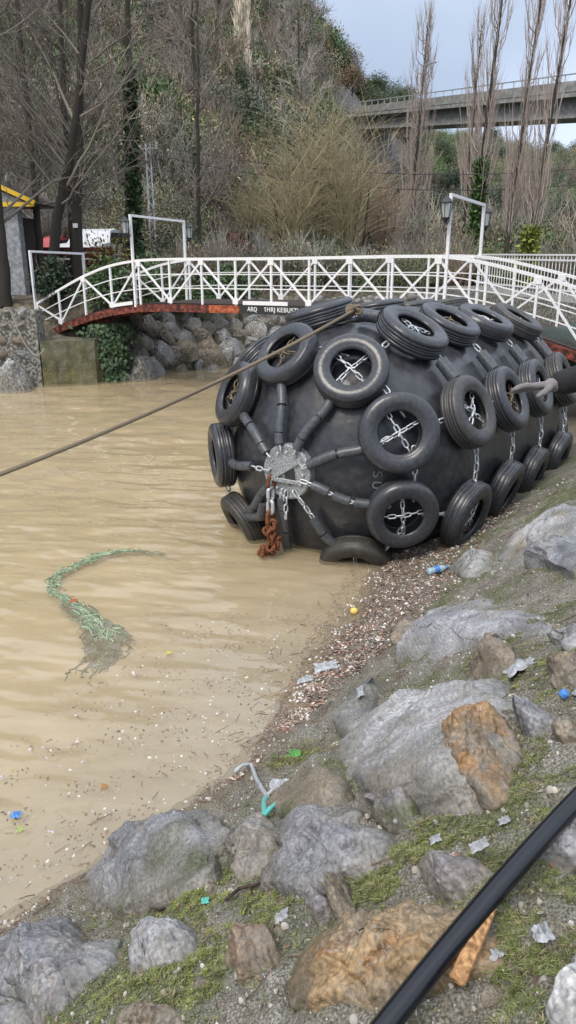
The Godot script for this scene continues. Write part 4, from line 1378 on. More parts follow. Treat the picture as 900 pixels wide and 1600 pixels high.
func build_hillside_plants() -> void:
	var r := RandomNumberGenerator.new()
	r.seed = 404
	# brush that nobody could count: five kinds of tangle
	var kinds := [
		shrub(Vector3(2.4, 2.0, 2.4), 10, 9, Color(0.28, 0.235, 0.19), 41, 0.0, 0.026),
		shrub(Vector3(2.0, 2.6, 2.0), 9, 9, Color(0.36, 0.32, 0.275), 42, 0.0, 0.026),
		shrub(Vector3(2.8, 1.5, 2.8), 11, 9, Color(0.24, 0.18, 0.14), 43, 0.02, 0.026),
	]
	var leafy := [
		crown(Vector3(2.2, 1.5, 2.2), 9, 620, 0.13, [Color(0.11, 0.185, 0.075), Color(0.15, 0.22, 0.09)], 44),
		crown(Vector3(2.4, 1.4, 2.4), 9, 560, 0.12, [Color(0.26, 0.23, 0.13), Color(0.2, 0.205, 0.12), Color(0.3, 0.25, 0.15)], 45),
	]
	var sets: Array = [[], [], [], [], []]
	var tints: Array = [[], [], [], [], []]
	for k in 30000:
		var z := -24.5 - 150.0 * pow(r.randf(), 1.75)
		var x := z * -1.0 * r.randf_range(-0.52, 0.52) + r.randf_range(-4.0, 4.0)
		if z > far_line(x) - 2.5: continue
		if z > -30.0 and x > -13.0 and x < -3.5: continue
		var road := x / -z
		if absf(road + 0.054) < 0.024 and z > -56.0 and z < -42.0 and r.randf() < 0.9: continue
		if road > 0.06 and road < 0.42 and z < -58.0 and (r.randf() < 0.75 or road < 0.15): continue
		var y := hill(x, z)
		if Vector2(x - 5.2, (z + 86.0) * 0.5).length() < 7.0 and r.randf() < 0.9: continue
		var f := n_low.get_noise_2d(x * 0.45 + 8.0, z * 0.3)
		var g := n_low.get_noise_2d(x * 0.16 + 70.0, z * 0.16)
		var kind := r.randi() % 3
		var green := 0.32 + 2.0 * maxf(f, 0.0) + (0.25 if -z > 85.0 else 0.0)
		if y < 6.0: green *= 0.55
		if r.randf() < green: kind = 3 if r.randf() < 0.55 + g else 4
		var s := r.randf_range(0.6, 1.15) * (1.0 + clampf((-z - 30.0) / 90.0, 0.0, 1.0))
		if z > -34.0: s *= 0.62
		if road > 0.06 and z < -50.0: s *= 0.6
		var hs := 1.45 if kind > 2 else 1.0
		var b := Basis.from_euler(Vector3(r.randf_range(-0.15, 0.15), r.randf() * TAU, r.randf_range(-0.15, 0.15))).scaled(Vector3(s, s * hs * r.randf_range(0.7, 1.3), s))
		sets[kind].append(Transform3D(b, Vector3(x, y - 0.12, z)))
		var lum := r.randf_range(0.5, 1.2)
		var warm := clampf(g * 0.8, -0.2, 0.3)
		tints[kind].append(Color(lum * (1.0 + warm * 0.4), lum, lum * (1.0 - warm * 0.35)))
	var names := ["hillside_brush", "hillside_brush", "hillside_brush", "evergreen_undergrowth", "olive_undergrowth"]
	for k in 5:
		var src: MB = kinds[k] if k < 3 else leafy[k - 3]
		var o := scatter(names[k], src.mesh(true), mats.twig if k < 3 else mats.leaf, sets[k], tints[k])
		o.set_meta("label", ["grey-brown leafless brush covering the hillside", "pale leafless saplings covering the hillside", "low reddish brush covering the hillside", "dark green undergrowth on the hillside", "olive and straw coloured undergrowth on the hillside"][k])
		o.set_meta("category", "undergrowth")

	# single trees on the slope, each a thing
	var protos: Array = []
	for k in 3:
		var hgt: float = [6.5, 7.5, 5.5][k]
		var pr := bare_tree("hillside_tree", "leafless grey tree standing on the brushy hillside", PackedVector3Array([Vector3(0, -300 - 20 * k, 0), Vector3(0.2, -300 - 20 * k + hgt * 0.5, 0.1), Vector3(0.1, -300 - 20 * k + hgt, 0)]), 0.1, 0.02, 600 + k,
			{"limbs": 20, "from": 0.18, "reach": 3.4, "tilt": 0.9, "lift": 0.1, "boughs": 6, "twigs": 6, "group": "leafless trees on the hillside", "tone": [Color(0.29, 0.26, 0.23), Color(0.235, 0.2, 0.165), Color(0.36, 0.325, 0.285)][k], "fine": 0.017, "bark": Color(3.2, 3.2, 3.1)})
		protos.append(pr)
	var greens: Array = []
	for k in 4:
		var tones: Array = [[Color(0.06, 0.095, 0.05), Color(0.085, 0.12, 0.065)], [Color(0.13, 0.14, 0.07), Color(0.095, 0.115, 0.06)], [Color(0.25, 0.15, 0.08), Color(0.2, 0.14, 0.075), Color(0.16, 0.135, 0.075)], [Color(0.1, 0.13, 0.09), Color(0.12, 0.155, 0.105)]][k]
		var t := thing(["evergreen_tree", "olive_green_tree", "autumn_tree", "grey_green_tree"][k], ["dark evergreen tree on the wooded hilltop", "olive green tree on the wooded hilltop", "rust brown autumn tree on the wooded hilltop", "grey-green tree on the slope below the viaduct"][k], "tree", Vector3.ZERO,
			["evergreen trees on the hilltop", "olive trees on the hilltop", "autumn trees on the hilltop", "grey-green trees below the viaduct"][k])
		var tr := MB.new()
		tr.tube(PackedVector3Array([Vector3.ZERO, Vector3(0.1, 2.0, 0), Vector3(0, 4.2, 0.1)]), 0.16, 0.05, 7)
		for j in 5:
			var a := TAU * j / 5.0
			tr.tube(PackedVector3Array([Vector3(0, 1.5 + 0.4 * j, 0), Vector3(cos(a), 3.2 + 0.3 * j, sin(a))]), 0.07, 0.02, 5)
		part("trunk", tr.mesh(true), mats.bark, t)
		var cr := part("crown", crown(Vector3(5.0, 4.6, 5.0), 26, 5200, 0.24, tones, 700 + k).mesh(true), mats.leaf, t)
		cr.position.y = 1.6
		greens.append(t)
	var first := {}
	var plain_label := {}
	var put := func(o: Node3D, x: float, z: float, s: float, drop: float) -> void:
		var at := Transform3D(Basis.from_euler(Vector3(0, r.randf() * TAU, 0)).scaled(Vector3(s, s * r.randf_range(0.9, 1.15), s)), Vector3(x, hill(x, z) - drop, z))
		var one: Node3D = copy(o, at) if first.has(o) else o
		if not first.has(o): plain_label[o] = o.get_meta("label").split(" on ")[0].split(" standing ")[0]
		first[o] = true
		one.transform = at
		one.set_meta("label", slope_label(plain_label[o], x, z, s))
	for k in 56:
		var z := -38.0 - 57.0 * r.randf()
		var x := -z * r.randf_range(-0.44, 0.16)
		if z > -36.0 and x < -2.0: z -= 6.0
		if x / -z > 0.03: continue
		if absf(x / -z + 0.054) < 0.035 and z > -57.0: continue
		put.call(protos[r.randi() % 3], x, z, r.randf_range(0.75, 1.35), 0.2)
	# the wooded ridge against the sky
	for k in 62:
		var x := r.randf_range(-16.0, 17.0)
		var z := -94.0 - 20.0 * r.randf() + absf(x - 4.0) * 0.3
		put.call(greens[[0, 0, 1, 1, 2, 2][r.randi() % 6]], x, z, r.randf_range(0.42, 0.8), 0.5)
	# green shrubs and small evergreens dotted over the slope
	for k in 54:
		var z := -36.0 - 40.0 * r.randf()
		var x := -z * r.randf_range(-0.4, 0.1)
		put.call(greens[[0, 1, 3][r.randi() % 3]], x, z, r.randf_range(0.34, 0.7), 0.3)
	# below and beyond the viaduct
	for k in 40:
		var z := -52.0 - 70.0 * r.randf()
		var x := -z * r.randf_range(0.13, 0.46)
		put.call(greens[3] if r.randf() < 0.45 else protos[r.randi() % 3], x, z, r.randf_range(0.35, 0.65), 0.3)
	for k in 14:
		var x := 12.0 + 6.0 * k
		put.call(greens[0] if k % 3 else greens[1], x, -172.0 + r.randf_range(-4.0, 6.0), r.randf_range(0.7, 1.0), 1.5)

func build_near_trees() -> void:
	var grey := Color(0.16, 0.14, 0.12)
	bare_tree("bank_tree", "thick dark trunk with a white plate at the left edge of the photo", PackedVector3Array([Vector3(-7.87, 1.9, -21.5), Vector3(-7.8, 4.5, -21.5), Vector3(-7.45, 10.5, -21.5), Vector3(-7.2, 13, -21.6)]), 0.19, 0.1, 810, {"limbs": 24, "from": 0.25, "reach": 3.8, "tone": grey, "bark": Color(0.75, 0.75, 0.75)})
	bare_tree("bank_tree", "slender upright trunk between the edge tree and the leaning tree", PackedVector3Array([Vector3(-7.57, 2.0, -24.0), Vector3(-7.5, 6.0, -24.0), Vector3(-7.45, 12.0, -24.0)]), 0.12, 0.05, 811, {"limbs": 26, "from": 0.2, "reach": 3.4, "tone": grey})
	bare_tree("bank_tree", "leaning tree whose long branches spread right over the hillside", PackedVector3Array([Vector3(-7.1, 1.9, -23.0), Vector3(-6.6, 4.2, -22.8), Vector3(-5.95, 5.9, -22.6), Vector3(-5.3, 8.4, -22.3), Vector3(-4.6, 12.0, -22.2)]), 0.165, 0.07, 812, {"limbs": 24, "from": 0.3, "reach": 5.2, "tilt": 0.8, "tone": Color(0.2, 0.175, 0.15), "bark": Color(0.7, 0.7, 0.7)})
	bare_tree("bank_tree", "straight dark trunk with a small white plate right of the leaning tree", PackedVector3Array([Vector3(-6.36, 1.9, -23.6), Vector3(-6.2, 4.5, -23.6), Vector3(-5.9, 7.0, -23.6), Vector3(-5.3, 12.5, -23.6)]), 0.17, 0.07, 813, {"limbs": 24, "from": 0.28, "reach": 4.2, "tilt": 0.7, "tone": grey, "bark": Color(0.85, 0.82, 0.8)})
	var iv := bare_tree("bank_tree", "ivy-clad trunk behind the left lamp arch of the bridge", PackedVector3Array([Vector3(-5.08, 2.0, -26.0), Vector3(-4.95, 6.0, -26.0), Vector3(-4.7, 13.0, -26.0)]), 0.17, 0.07, 814, {"limbs": 16, "from": 0.25, "reach": 3.6, "tilt": 0.6, "tone": grey, "bark": Color(0.8, 0.95, 0.7)})
	ivy_on(iv, PackedVector3Array([Vector3(0, 0, 0), Vector3(0.13, 4, 0), Vector3(0.3, 9, 0)]), 0.02, 0.75, 0.24, Color(0.05, 0.085, 0.035), 66)
	bare_tree("bank_tree", "thin dark trunk behind the hut, second from the left edge", PackedVector3Array([Vector3(-9.9, 2.0, -27.5), Vector3(-9.7, 7.0, -27.5), Vector3(-9.8, 13.0, -27.5)]), 0.12, 0.05, 815, {"limbs": 22, "from": 0.2, "reach": 3.2, "tone": grey})
	bare_tree("bank_tree", "thin dark trunk rising just right of the leaning tree", PackedVector3Array([Vector3(-6.9, 2.0, -25.2), Vector3(-6.75, 7.0, -25.2), Vector3(-6.5, 13.0, -25.2)]), 0.11, 0.05, 816, {"limbs": 22, "from": 0.25, "reach": 3.2, "tone": grey})
	bare_tree("bank_tree", "slim bare tree between the ivy-clad trunk and the willow thicket", PackedVector3Array([Vector3(-3.3, 2.2, -29.0), Vector3(-3.2, 6.0, -29.0), Vector3(-3.0, 11.5, -29.0)]), 0.1, 0.04, 817, {"limbs": 24, "from": 0.25, "reach": 3.0, "tilt": 0.9, "tone": Color(0.22, 0.19, 0.165)})
	# small plates nailed to two of the trunks
	for e in [[Vector3(-7.84, 4.62, -21.29), 0.2, "white plate nailed to the trunk at the left edge"], [Vector3(-6.24, 4.05, -23.4), 0.14, "small white plate nailed to the straight dark trunk"]]:
		var m := MB.new()
		m.box(Vector3.ZERO, Vector3(e[1], float(e[1]) * 0.85, 0.012))
		tag(part("trunk_plate", m.mesh(), mats.white_paint, null, Transform3D(Basis.IDENTITY, e[0])), e[2], "plate")
	# poplars across the river
	var pt := Color(0.36, 0.3, 0.265)
	poplar("poplar_tree", "shorter leafless poplar standing alone left of the tall ones", PackedVector3Array([Vector3(6.2, 2.2, -40), Vector3(6.25, 7, -40), Vector3(6.47, 13.4, -40)]), 0.95, pt, 820, {"count": 120, "from": 0.1, "twigs": 9})
	poplar("poplar_tree", "thin side poplar at the left of the ivy-covered one", PackedVector3Array([Vector3(7.7, 2.2, -35), Vector3(7.75, 7, -35), Vector3(7.85, 12.0, -35)]), 0.5, pt, 821, {"count": 46, "trunk": 0.08, "from": 0.25})
	poplar("poplar_tree", "tall leafless poplar with dark green ivy up its trunk", PackedVector3Array([Vector3(7.95, 2.2, -34), Vector3(8.05, 7, -34), Vector3(8.5, 15.5, -34)]), 0.75, pt, 822, {"count": 92, "from": 0.22, "ivy": [0.03, 0.5, 0.34, Color(0.075, 0.14, 0.04)]})
	poplar("poplar_tree", "leaning leafless poplar with a bare twin trunk", PackedVector3Array([Vector3(8.55, 2.2, -31), Vector3(8.6, 5, -31), Vector3(9.15, 14.5, -31)]), 0.6, pt, 823, {"count": 84, "from": 0.26, "trunk": 0.13})
	poplar("poplar_tree", "rightmost leafless poplar with yellow-green ivy at its foot", PackedVector3Array([Vector3(8.75, 2.2, -29), Vector3(8.95, 5, -29), Vector3(9.6, 14.0, -29)]), 0.6, pt, 824, {"count": 80, "from": 0.25, "trunk": 0.13, "ivy": [0.0, 0.34, 0.34, Color(0.19, 0.225, 0.05)]})
	poplar("poplar_tree", "pale ivory poplar high on the left hillside", PackedVector3Array([Vector3(-3.1, hill(-3.1, -55.0), -55), Vector3(-3.0, 13.0, -55), Vector3(-2.85, 18.2, -55)]), 0.95, Color(0.74, 0.66, 0.54), 825, {"fine": 0.03, "count": 170, "twigs": 9, "from": 0.15, "trunk": 0.16})
	# willow thicket behind the middle of the bridge
	var ws := [[0.1, -29.5, 5.2, "yellow-brown willow at the left end of the willow thicket"], [1.15, -31.0, 6.6, "tallest yellow-brown willow in the thicket behind the bridge"], [2.3, -30.0, 5.8, "yellow-brown willow at the right of the willow thicket"], [3.6, -31.5, 4.6, "reddish willow between the thicket and the lone poplar"], [-1.4, -31.0, 4.0, "thin willow left of the willow thicket"]]
	for k in ws.size():
		var w: Array = ws[k]
		var t := thing("willow_tree", w[3], "willow", Vector3(w[0], hill(w[0], w[1]) - 0.1, w[1]))
		var tone := Color(0.34, 0.295, 0.18) if k != 3 else Color(0.35, 0.26, 0.18)
		var tr := MB.new()
		var r := RandomNumberGenerator.new()
		r.seed = 840 + k
		tr.col = Color(0.8, 0.75, 0.7)
		for j in 4: tr.tube(wander(Vector3(0.1 * j, 0, 0), Vector3(r.randf_range(-0.35, 0.35), 1, r.randf_range(-0.3, 0.3)), float(w[2]) * 0.6, 6, 0.12, 0.05, r), 0.07, 0.025, 7)
		part("trunk", tr.mesh(true), mats.bark, t)
		part("crown", shrub(Vector3(1.1, w[2], 1.1), 34, 24, tone, 850 + k, 0.24, 0.013).mesh(true), mats.twig, t)
	# shrubs on the far bank, behind the railing
	var laurel := [Color(0.05, 0.1, 0.035), Color(0.075, 0.13, 0.05), Color(0.1, 0.15, 0.07)]
	for e in [["laurel_bush", "laurel", -5.1, -21.9, 1.7, 1.35, laurel, "glossy green laurel behind the left end of the railing"],
			["laurel_bush", "laurel", -4.1, -22.9, 1.8, 1.45, laurel, "glossy green laurel between the gate frame and the left lamp arch"],
			["laurel_bush", "laurel", -2.9, -23.9, 1.9, 1.5, laurel, "glossy green laurel just right of the left lamp arch"],
			["laurel_bush", "laurel", -1.75, -24.8, 1.9, 1.35, laurel, "rightmost glossy green laurel behind the railing"],
			["red_leaved_shrub", "shrub", -1.7, -27.6, 1.3, 2.1, [Color(0.14, 0.045, 0.035), Color(0.1, 0.04, 0.03)], "dark red leaved shrub rising over the railing"],
			["yellow_leaved_shrub", "shrub", -5.95, -25.4, 1.3, 1.9, [Color(0.3, 0.24, 0.045), Color(0.2, 0.17, 0.05)], "sparse yellow-leaved shrub in front of the white car"],
			["dark_green_shrub", "shrub", -3.4, -27.5, 2.6, 1.9, [Color(0.04, 0.075, 0.03), Color(0.06, 0.09, 0.04)], "dark green hedge shrub behind the left lamp arch"],
			["hanging_evergreen", "tree", 0.75, -33.0, 2.0, 4.6, [Color(0.05, 0.085, 0.035), Color(0.08, 0.11, 0.045)], "dark green ivied tree standing behind the top of the willow thicket"],
			["conifer_shrub", "shrub", -6.55, -21.6, 0.9, 1.3, [Color(0.03, 0.055, 0.03), Color(0.045, 0.07, 0.04)], "dark green shrub at the foot of the gate frame"],
			["bright_green_shrub", "shrub", 10.2, -38.0, 2.4, 2.0, [Color(0.1, 0.19, 0.06), Color(0.08, 0.15, 0.05)], "bright green shrub between the two right poplars"],
			["dark_conifer", "tree", 15.6, -40.0, 4.0, 4.2, [Color(0.025, 0.06, 0.035), Color(0.04, 0.085, 0.05)], "dark green tree at the right edge below the viaduct"]]:
		var t := thing(e[0], e[7], e[1], Vector3(e[2], hill(e[2], e[3]) - 0.05, e[3]))
		var big: bool = e[0] == "dark_conifer"
		part("stem", shrub(Vector3(float(e[4]) * 0.8, e[5], float(e[4]) * 0.8), 9, 4, Color(0.12, 0.1, 0.08), 860, 0.0, 0.014).mesh(true), mats.twig, t)
		var cr := part("crown", crown(Vector3(e[4], e[5], e[4]), 16, 900 if e[0] == "yellow_leaved_shrub" else 2600, 0.13 if not big else 0.22, e[6], 870 + int(e[2] * 10.0)).mesh(true), mats.leaf, t)
		cr.position.y = 0.05 if e[0] != "hanging_evergreen" else 3.0
	# ivy over the right corner of the abutment
	var r3 := RandomNumberGenerator.new()
	r3.seed = 91
	var im := MB.new()
	for k in 900:
		var y := pow(r3.randf(), 0.8) * 1.75 - 0.2
		var x := -4.75 + r3.randfn() * (0.16 + 0.1 * y)
		im.col = twig_color(Color(0.04, 0.075, 0.03), r3)
		leaf(im, Vector3(x, y, -20.55 + 0.35 * (x + 4.75) * -1.0 + r3.randf_range(0.0, 0.35)), (Vector3(r3.randf_range(-0.6, 0.6), -0.7, 0.5) + rand_dir(r3) * 0.5).normalized(), (Vector3(0, 0.4, 1) + rand_dir(r3) * 0.5).normalized(), r3.randf_range(0.09, 0.17), 0.1)
	tag(part("hanging_ivy", im.mesh(true), mats.leaf), "dark ivy hanging to the water at the right corner of the abutment", "ivy")

# ------------------------------------------------------------------ things on and beyond the far bank
func build_far_things() -> void:
	# small grey hut with yellow gable trim at the left edge
	var hut := thing("bank_hut", "small grey hut with yellow trimmed gable at the left edge behind the trees", "hut", Vector3(-10.0, 2.0, -24.5))
	var m := MB.new()
	m.box(Vector3(0, 1.15, -0.05), Vector3(4.0, 2.3, 2.4))
	part("wall", m.mesh(), mats.dark_wood, hut)
	var slat := MB.new()
	slat.cbox(Vector3.ZERO, Vector3(0.03, 0.13, 2.5), 0.006, Basis.IDENTITY)
	var sm := slat.mesh()
	for k in 12: part("slat", sm, mats.red_steel, hut, Transform3D(Basis(Vector3(0, 0, -1), Vector3.UP, Vector3(1, 0, 0)), Vector3(-0.6, 0.25 + 0.175 * k, 1.185)))
	var col := MB.new()
	col.cbox(Vector3.ZERO, Vector3(0.5, 0.4, 2.75), 0.012, Basis(Vector3(1, 0, 0), Vector3(0, 0, -1), Vector3(0, 1, 0)))
	part("pillar", col.mesh(), mats.render_grey, hut, Transform3D(Basis.IDENTITY, Vector3(1.95, 1.375, 1.2)))
	var gable := MB.new()
	for s in [1.0, -1.0]:
		var a := Vector3(-2.6, 2.62, s * 1.5)
		var b := Vector3(2.6, 2.62, s * 1.5)
		var c := Vector3(0.0, 3.75, s * 1.5)
		if s > 0.0: gable.tface(a, c, b)
		else: gable.tface(a, b, c)
	gable.face(Vector3(-2.6, 2.62, -1.5), Vector3(-2.6, 2.62, 1.5), Vector3(2.6, 2.62, 1.5), Vector3(2.6, 2.62, -1.5))
	part("gable", gable.mesh(), mats.render_grey, hut)
	var roof := MB.new()
	for s in [1.0, -1.0]:
		roof.bar(Vector3(s * 2.75, 2.62, 0), Vector3(0, 3.84, 0), 3.3, 0.05, Vector3.UP)
	part("roof", roof.mesh(), mats.dark_wood, hut)
	for e in [[Vector3(-2.75, 2.6, 1.56), Vector3(2.75, 2.6, 1.56)], [Vector3(2.8, 2.64, 1.63), Vector3(0, 3.9, 1.63)], [Vector3(-2.8, 2.64, 1.63), Vector3(0, 3.9, 1.63)]]:
		var tm := MB.new()
		tm.bar(e[0], e[1], 0.06, 0.12)
		part("trim", tm.mesh(), mats.yellow_paint, hut)
	# dark red slatted fence behind the trees
	var fe := thing("slat_fence", "dark red board fence behind the trunks on the far bank", "fence", Vector3(-6.9, 2.05, -25.2))
	var bd := MB.new()
	bd.cbox(Vector3.ZERO, Vector3(0.03, 0.14, 2.6), 0.006, Basis(Vector3(0, 0, -1), Vector3.UP, Vector3(1, 0, 0)))
	var bdm := bd.mesh()
	for k in 7: part("board", bdm, mats.red_steel, fe, Transform3D(Basis.IDENTITY, Vector3(0, 0.2 + 0.19 * k, 0)))
	for x in [-1.25, 0.0, 1.25]:
		var pm := MB.new()
		pm.box(Vector3(x, 0.7, -0.06), Vector3(0.08, 1.5, 0.08))
		part("post", pm.mesh(), mats.dark_wood, fe)
	car("parked_car", "white car half hidden by shrubs behind the trees", mats.car_white, Vector3(-7.1, 2.75, -29.6), 1.45)
	car("parked_car", "small red car behind the trunks left of the white one", mats.car_red, Vector3(-9.0, 2.45, -29.2), 1.5)
	# lattice mast
	var la := thing("lattice_mast", "thin grey lattice power mast left of the lamp arch", "mast", Vector3(-5.1, hill(-5.1, -30.0) - 0.1, -30))
	for k in 4:
		var x := 0.11 if k & 1 else -0.11
		var z := 0.11 if k & 2 else -0.11
		var pm := MB.new()
		pm.bar(Vector3(x, 0, z), Vector3(x * 0.7, 4.3, z * 0.7), 0.03, 0.03, Vector3.RIGHT)
		part("leg", pm.mesh(), mats.pole_steel, la)
	var lz := MB.new()
	for k in 14:
		var y := 0.3 * k
		var s := 0.11 * (1.0 - 0.3 * y / 4.3)
		var q := -1.0 if k % 2 else 1.0
		for zz in [-s, s]: lz.bar(Vector3(-s * q, y, zz), Vector3(s * q, y + 0.3, zz), 0.016, 0.016, Vector3(0, 0, 1))
		for xx in [-s, s]: lz.bar(Vector3(xx, y, -s * q), Vector3(xx, y + 0.3, s * q), 0.016, 0.016, Vector3(1, 0, 0))
	part("lacing", lz.mesh(), mats.pole_steel, la)
	var cm := MB.new()
	cm.bar(Vector3(-0.35, 4.15, 0), Vector3(0.35, 4.15, 0), 0.05, 0.05)
	for x in [-0.3, 0.3]: cm.tube(PackedVector3Array([Vector3(x, 4.15, 0), Vector3(x, 4.36, 0)]), 0.04, 0.025, 7)
	part("crossarm", cm.mesh(), mats.pole_steel, la)
	# overhead cables from the mast away to the right
	for e in [[0.0, "upper overhead cable sagging across the hillside"], [-0.28, "lower overhead cable sagging across the hillside"]]:
		var q := PackedVector3Array()
		for k in 40:
			var t := k / 39.0
			q.append(Vector3(lerpf(-5.0, 24.0, t), lerpf(7.0, 8.8, t) + float(e[0]) - 4.0 * t * (1.0 - t) * (1.7 - float(e[0])), lerpf(-30.0, -32.0, t)))
		var wm := MB.new()
		wm.tube(q, 0.014, 0.014, 4)
		tag(part("overhead_cable", wm.mesh(), mats.wire), e[1], "cable")
	# slender poles on the hillside and the viaduct's lamp
	for e in [[Vector3(3.4, 0, -78.0), 3.4, "white utility pole beside the grey rock cut"], [Vector3(3.2, 0, -60.0), 2.5, "short pole on the slope below the utility pole"], [Vector3(-1.8, 0, -55.0), 2.2, "thin pole right of the ivory poplar"]]:
		var at: Vector3 = e[0]
		at.y = hill(at.x, at.z) - 0.1
		var t := thing("utility_pole", e[2], "pole", at)
		var pm := MB.new()
		pm.tube(PackedVector3Array([Vector3.ZERO, Vector3(0, float(e[1]) + 0.6, 0)]), 0.13, 0.09, 8)
		part("shaft", pm.mesh(), mats.render_grey, t)
		var xm := MB.new()
		xm.bar(Vector3(-0.5, float(e[1]) + 0.3, 0), Vector3(0.5, float(e[1]) + 0.3, 0), 0.09, 0.09)
		part("crossarm", xm.mesh(), mats.render_grey, t)
	build_viaduct()
	# pale house high on the left slope
	for e in [[Vector3(-17.5, 0, -62.0), "pale house showing through the branches high on the left", 5.0], [Vector3(-12.0, 0, -70.0), "small white house right of the pale house on the slope", 3.4]]:
		var at: Vector3 = e[0]
		at.y = hill(at.x, at.z) - 0.6
		var h := thing("hillside_house", e[1], "house", at)
		var s: float = e[2]
		var hm := MB.new()
		hm.box(Vector3(0, 1.5, 0), Vector3(s, 3.0, 4.0))
		part("wall", hm.mesh(), mats.render_grey, h)
		var rm := MB.new()
		rm.bar(Vector3(0, 2.95, 2.3), Vector3(0, 3.9, 0.0), s + 0.5, 0.12)
		rm.bar(Vector3(0, 2.95, -2.3), Vector3(0, 3.9, 0.0), s + 0.5, 0.12)
		part("roof", rm.mesh(), mats.dark_wood, h)
		for k in 3:
			var wn := MB.new()
			wn.cbox(Vector3(s * (k - 1) * 0.28, 1.7, 2.0), Vector3(0.8, 1.1, 0.08), 0.02)
			part("window", wn.mesh(), mats.car_glass, h)
	# white railing on the quay beyond the right end of the bridge
	var q0 := Vector3(6.55, 0, -27.2)
	var q1 := Vector3(8.3, 0, -16.0)
	var qd := (q1 - q0).normalized()
	var qm := MB.new()
	qm.bar(Vector3(0, 0.55, 0) + q0 + qd.cross(Vector3.UP) * 0.6, Vector3(0, 0.55, 0) + q1 + qd.cross(Vector3.UP) * 0.6, 1.6, 3.3)
	tag(part("quay_wall", qm.mesh(), mats.concrete), "low concrete quay behind the right end of the bridge", "quay")
	var rail := thing("white_railing", "white railing of thin upright bars behind the bridge's right end", "railing")
	for y in [3.24, 3.1, 2.32]:
		var rm := MB.new()
		rm.bar(q0 + Vector3(0, y, 0), q1 + Vector3(0, y, 0), 0.05, 0.045)
		part("rail", rm.mesh(), mats.white_paint, rail)
	var n := 56
	var bm := MB.new()
	bm.bar(Vector3(0, 2.2, 0), Vector3(0, 3.22, 0), 0.018, 0.018, Vector3.RIGHT)
	var bmm := bm.mesh()
	for k in n: part("bar", bmm, mats.white_paint, rail, Transform3D(Basis.IDENTITY, q0.lerp(q1, (k + 0.5) / n)))
	# green covered boat drawn up at the right edge
	var boat := thing("covered_boat", "green boat under a dark green cover at the right edge behind the fender", "boat", Vector3(6.75, 0.5, -15.3))
	boat.rotation.y = 0.25
	var hull := MB.new()
	var cov := MB.new()
	for part_ in 2:
		var g: MB = hull if part_ == 0 else cov
		var s := 0
		for i in 21:
			var f := i / 20.0
			var w := 0.85 * pow(maxf(0.0, 1.0 - pow(absf(f * 2.0 - 1.0), 2.6)), 0.6) + 0.02
			for j in 13:
				var a := PI * j / 12.0
				var pt: Vector3
				if part_ == 0: pt = Vector3(lerpf(-2.1, 2.1, f), 1.08 - sin(a) * 1.0 * pow(w / 0.87, 0.5), cos(a) * w)
				else: pt = Vector3(lerpf(-2.1, 2.1, f), 1.1 + sin(a) * (0.42 + 0.06 * sin(f * 24.0)) * pow(w / 0.87, 0.7), cos(a) * (w + 0.03))
				g.p(pt)
		for i in 20:
			for j in 12:
				var a := i * 13 + j
				g.quad(a, a + 1, a + 14, a + 13)
	part("hull", hull.mesh(), mats.boat_green, boat)
	part("cover", cov.mesh(), mats.cover_green, boat)
	var gun := MB.new()
	for s in [1.0, -1.0]:
		var q := PackedVector3Array()
		for i in 21:
			var f := i / 20.0
			q.append(Vector3(lerpf(-2.12, 2.12, f), 1.05, s * (0.87 * pow(maxf(0.0, 1.0 - pow(absf(f * 2.0 - 1.0), 2.6)), 0.6) + 0.04)))
		gun.tube(q, 0.035, 0.035, 6)
	part("gunwale", gun.mesh(), mats.boat_red, boat)

func car(called: String, label: String, paint: Material, at: Vector3, turn: float) -> void:
	var t := thing(called, label, "car", at)
	t.rotation.y = turn
	t.position.y = hill(at.x, at.z)
	var prof := [[-1.95, 0.35], [-1.98, 0.75], [-1.8, 0.95], [-1.0, 1.0], [-0.5, 1.42], [0.1, 1.5], [1.0, 1.42], [1.7, 1.0], [1.95, 0.9], [2.0, 0.4]]
	var m := MB.new()
	var rows: Array = []
	for k in 7:
		var w: float = [-0.82, -0.8, -0.62, 0.0, 0.62, 0.8, 0.82][k]
		var row: Array = []
		for q in prof:
			var lowr := 1.0
			var y: float = q[1]
			var z := w
			if y > 1.0: z *= 0.86
			if absf(w) > 0.81: y = minf(y, 0.9) - 0.12
			row.append(Vector3(q[0] * (1.0 if absf(w) < 0.7 else 0.985), y, z))
		rows.append(row)
	for k in 6:
		for j in prof.size() - 1: m.face(rows[k][j], rows[k][j + 1], rows[k + 1][j + 1], rows[k + 1][j])
	for k in [0, 6]:
		var c := Vector3(0, 0.35, rows[k][0].z)
		for j in prof.size() - 1:
			if k == 0: m.tface(c, rows[k][j + 1], rows[k][j])
			else: m.tface(c, rows[k][j], rows[k][j + 1])
	part("body", m.mesh(), paint, t)
	for s in [1.0, -1.0]:
		var g := MB.new()
		var zz: float = 0.715 * s
		g.face(Vector3(-0.85, 1.0, zz + 0.03 * s), Vector3(-0.45, 1.36, zz), Vector3(0.95, 1.36, zz), Vector3(1.45, 1.0, zz + 0.03 * s))
		part("window", g.mesh(), mats.car_glass, t)
		for x in [-1.25, 1.25]:
			var w := MB.new()
			w.lathe(PackedVector2Array([Vector2(0, 0.1), Vector2(0.2, 0.1), Vector2(0.3, 0.09), Vector2(0.32, 0.05), Vector2(0.32, -0.08), Vector2(0, -0.08)]), 18)
			part("wheel", w.mesh(), mats.boot, t, Transform3D(Basis(Vector3(1, 0, 0), Vector3(0, 0, s), Vector3(0, -s, 0)), Vector3(x, 0.32, 0.76 * s)))

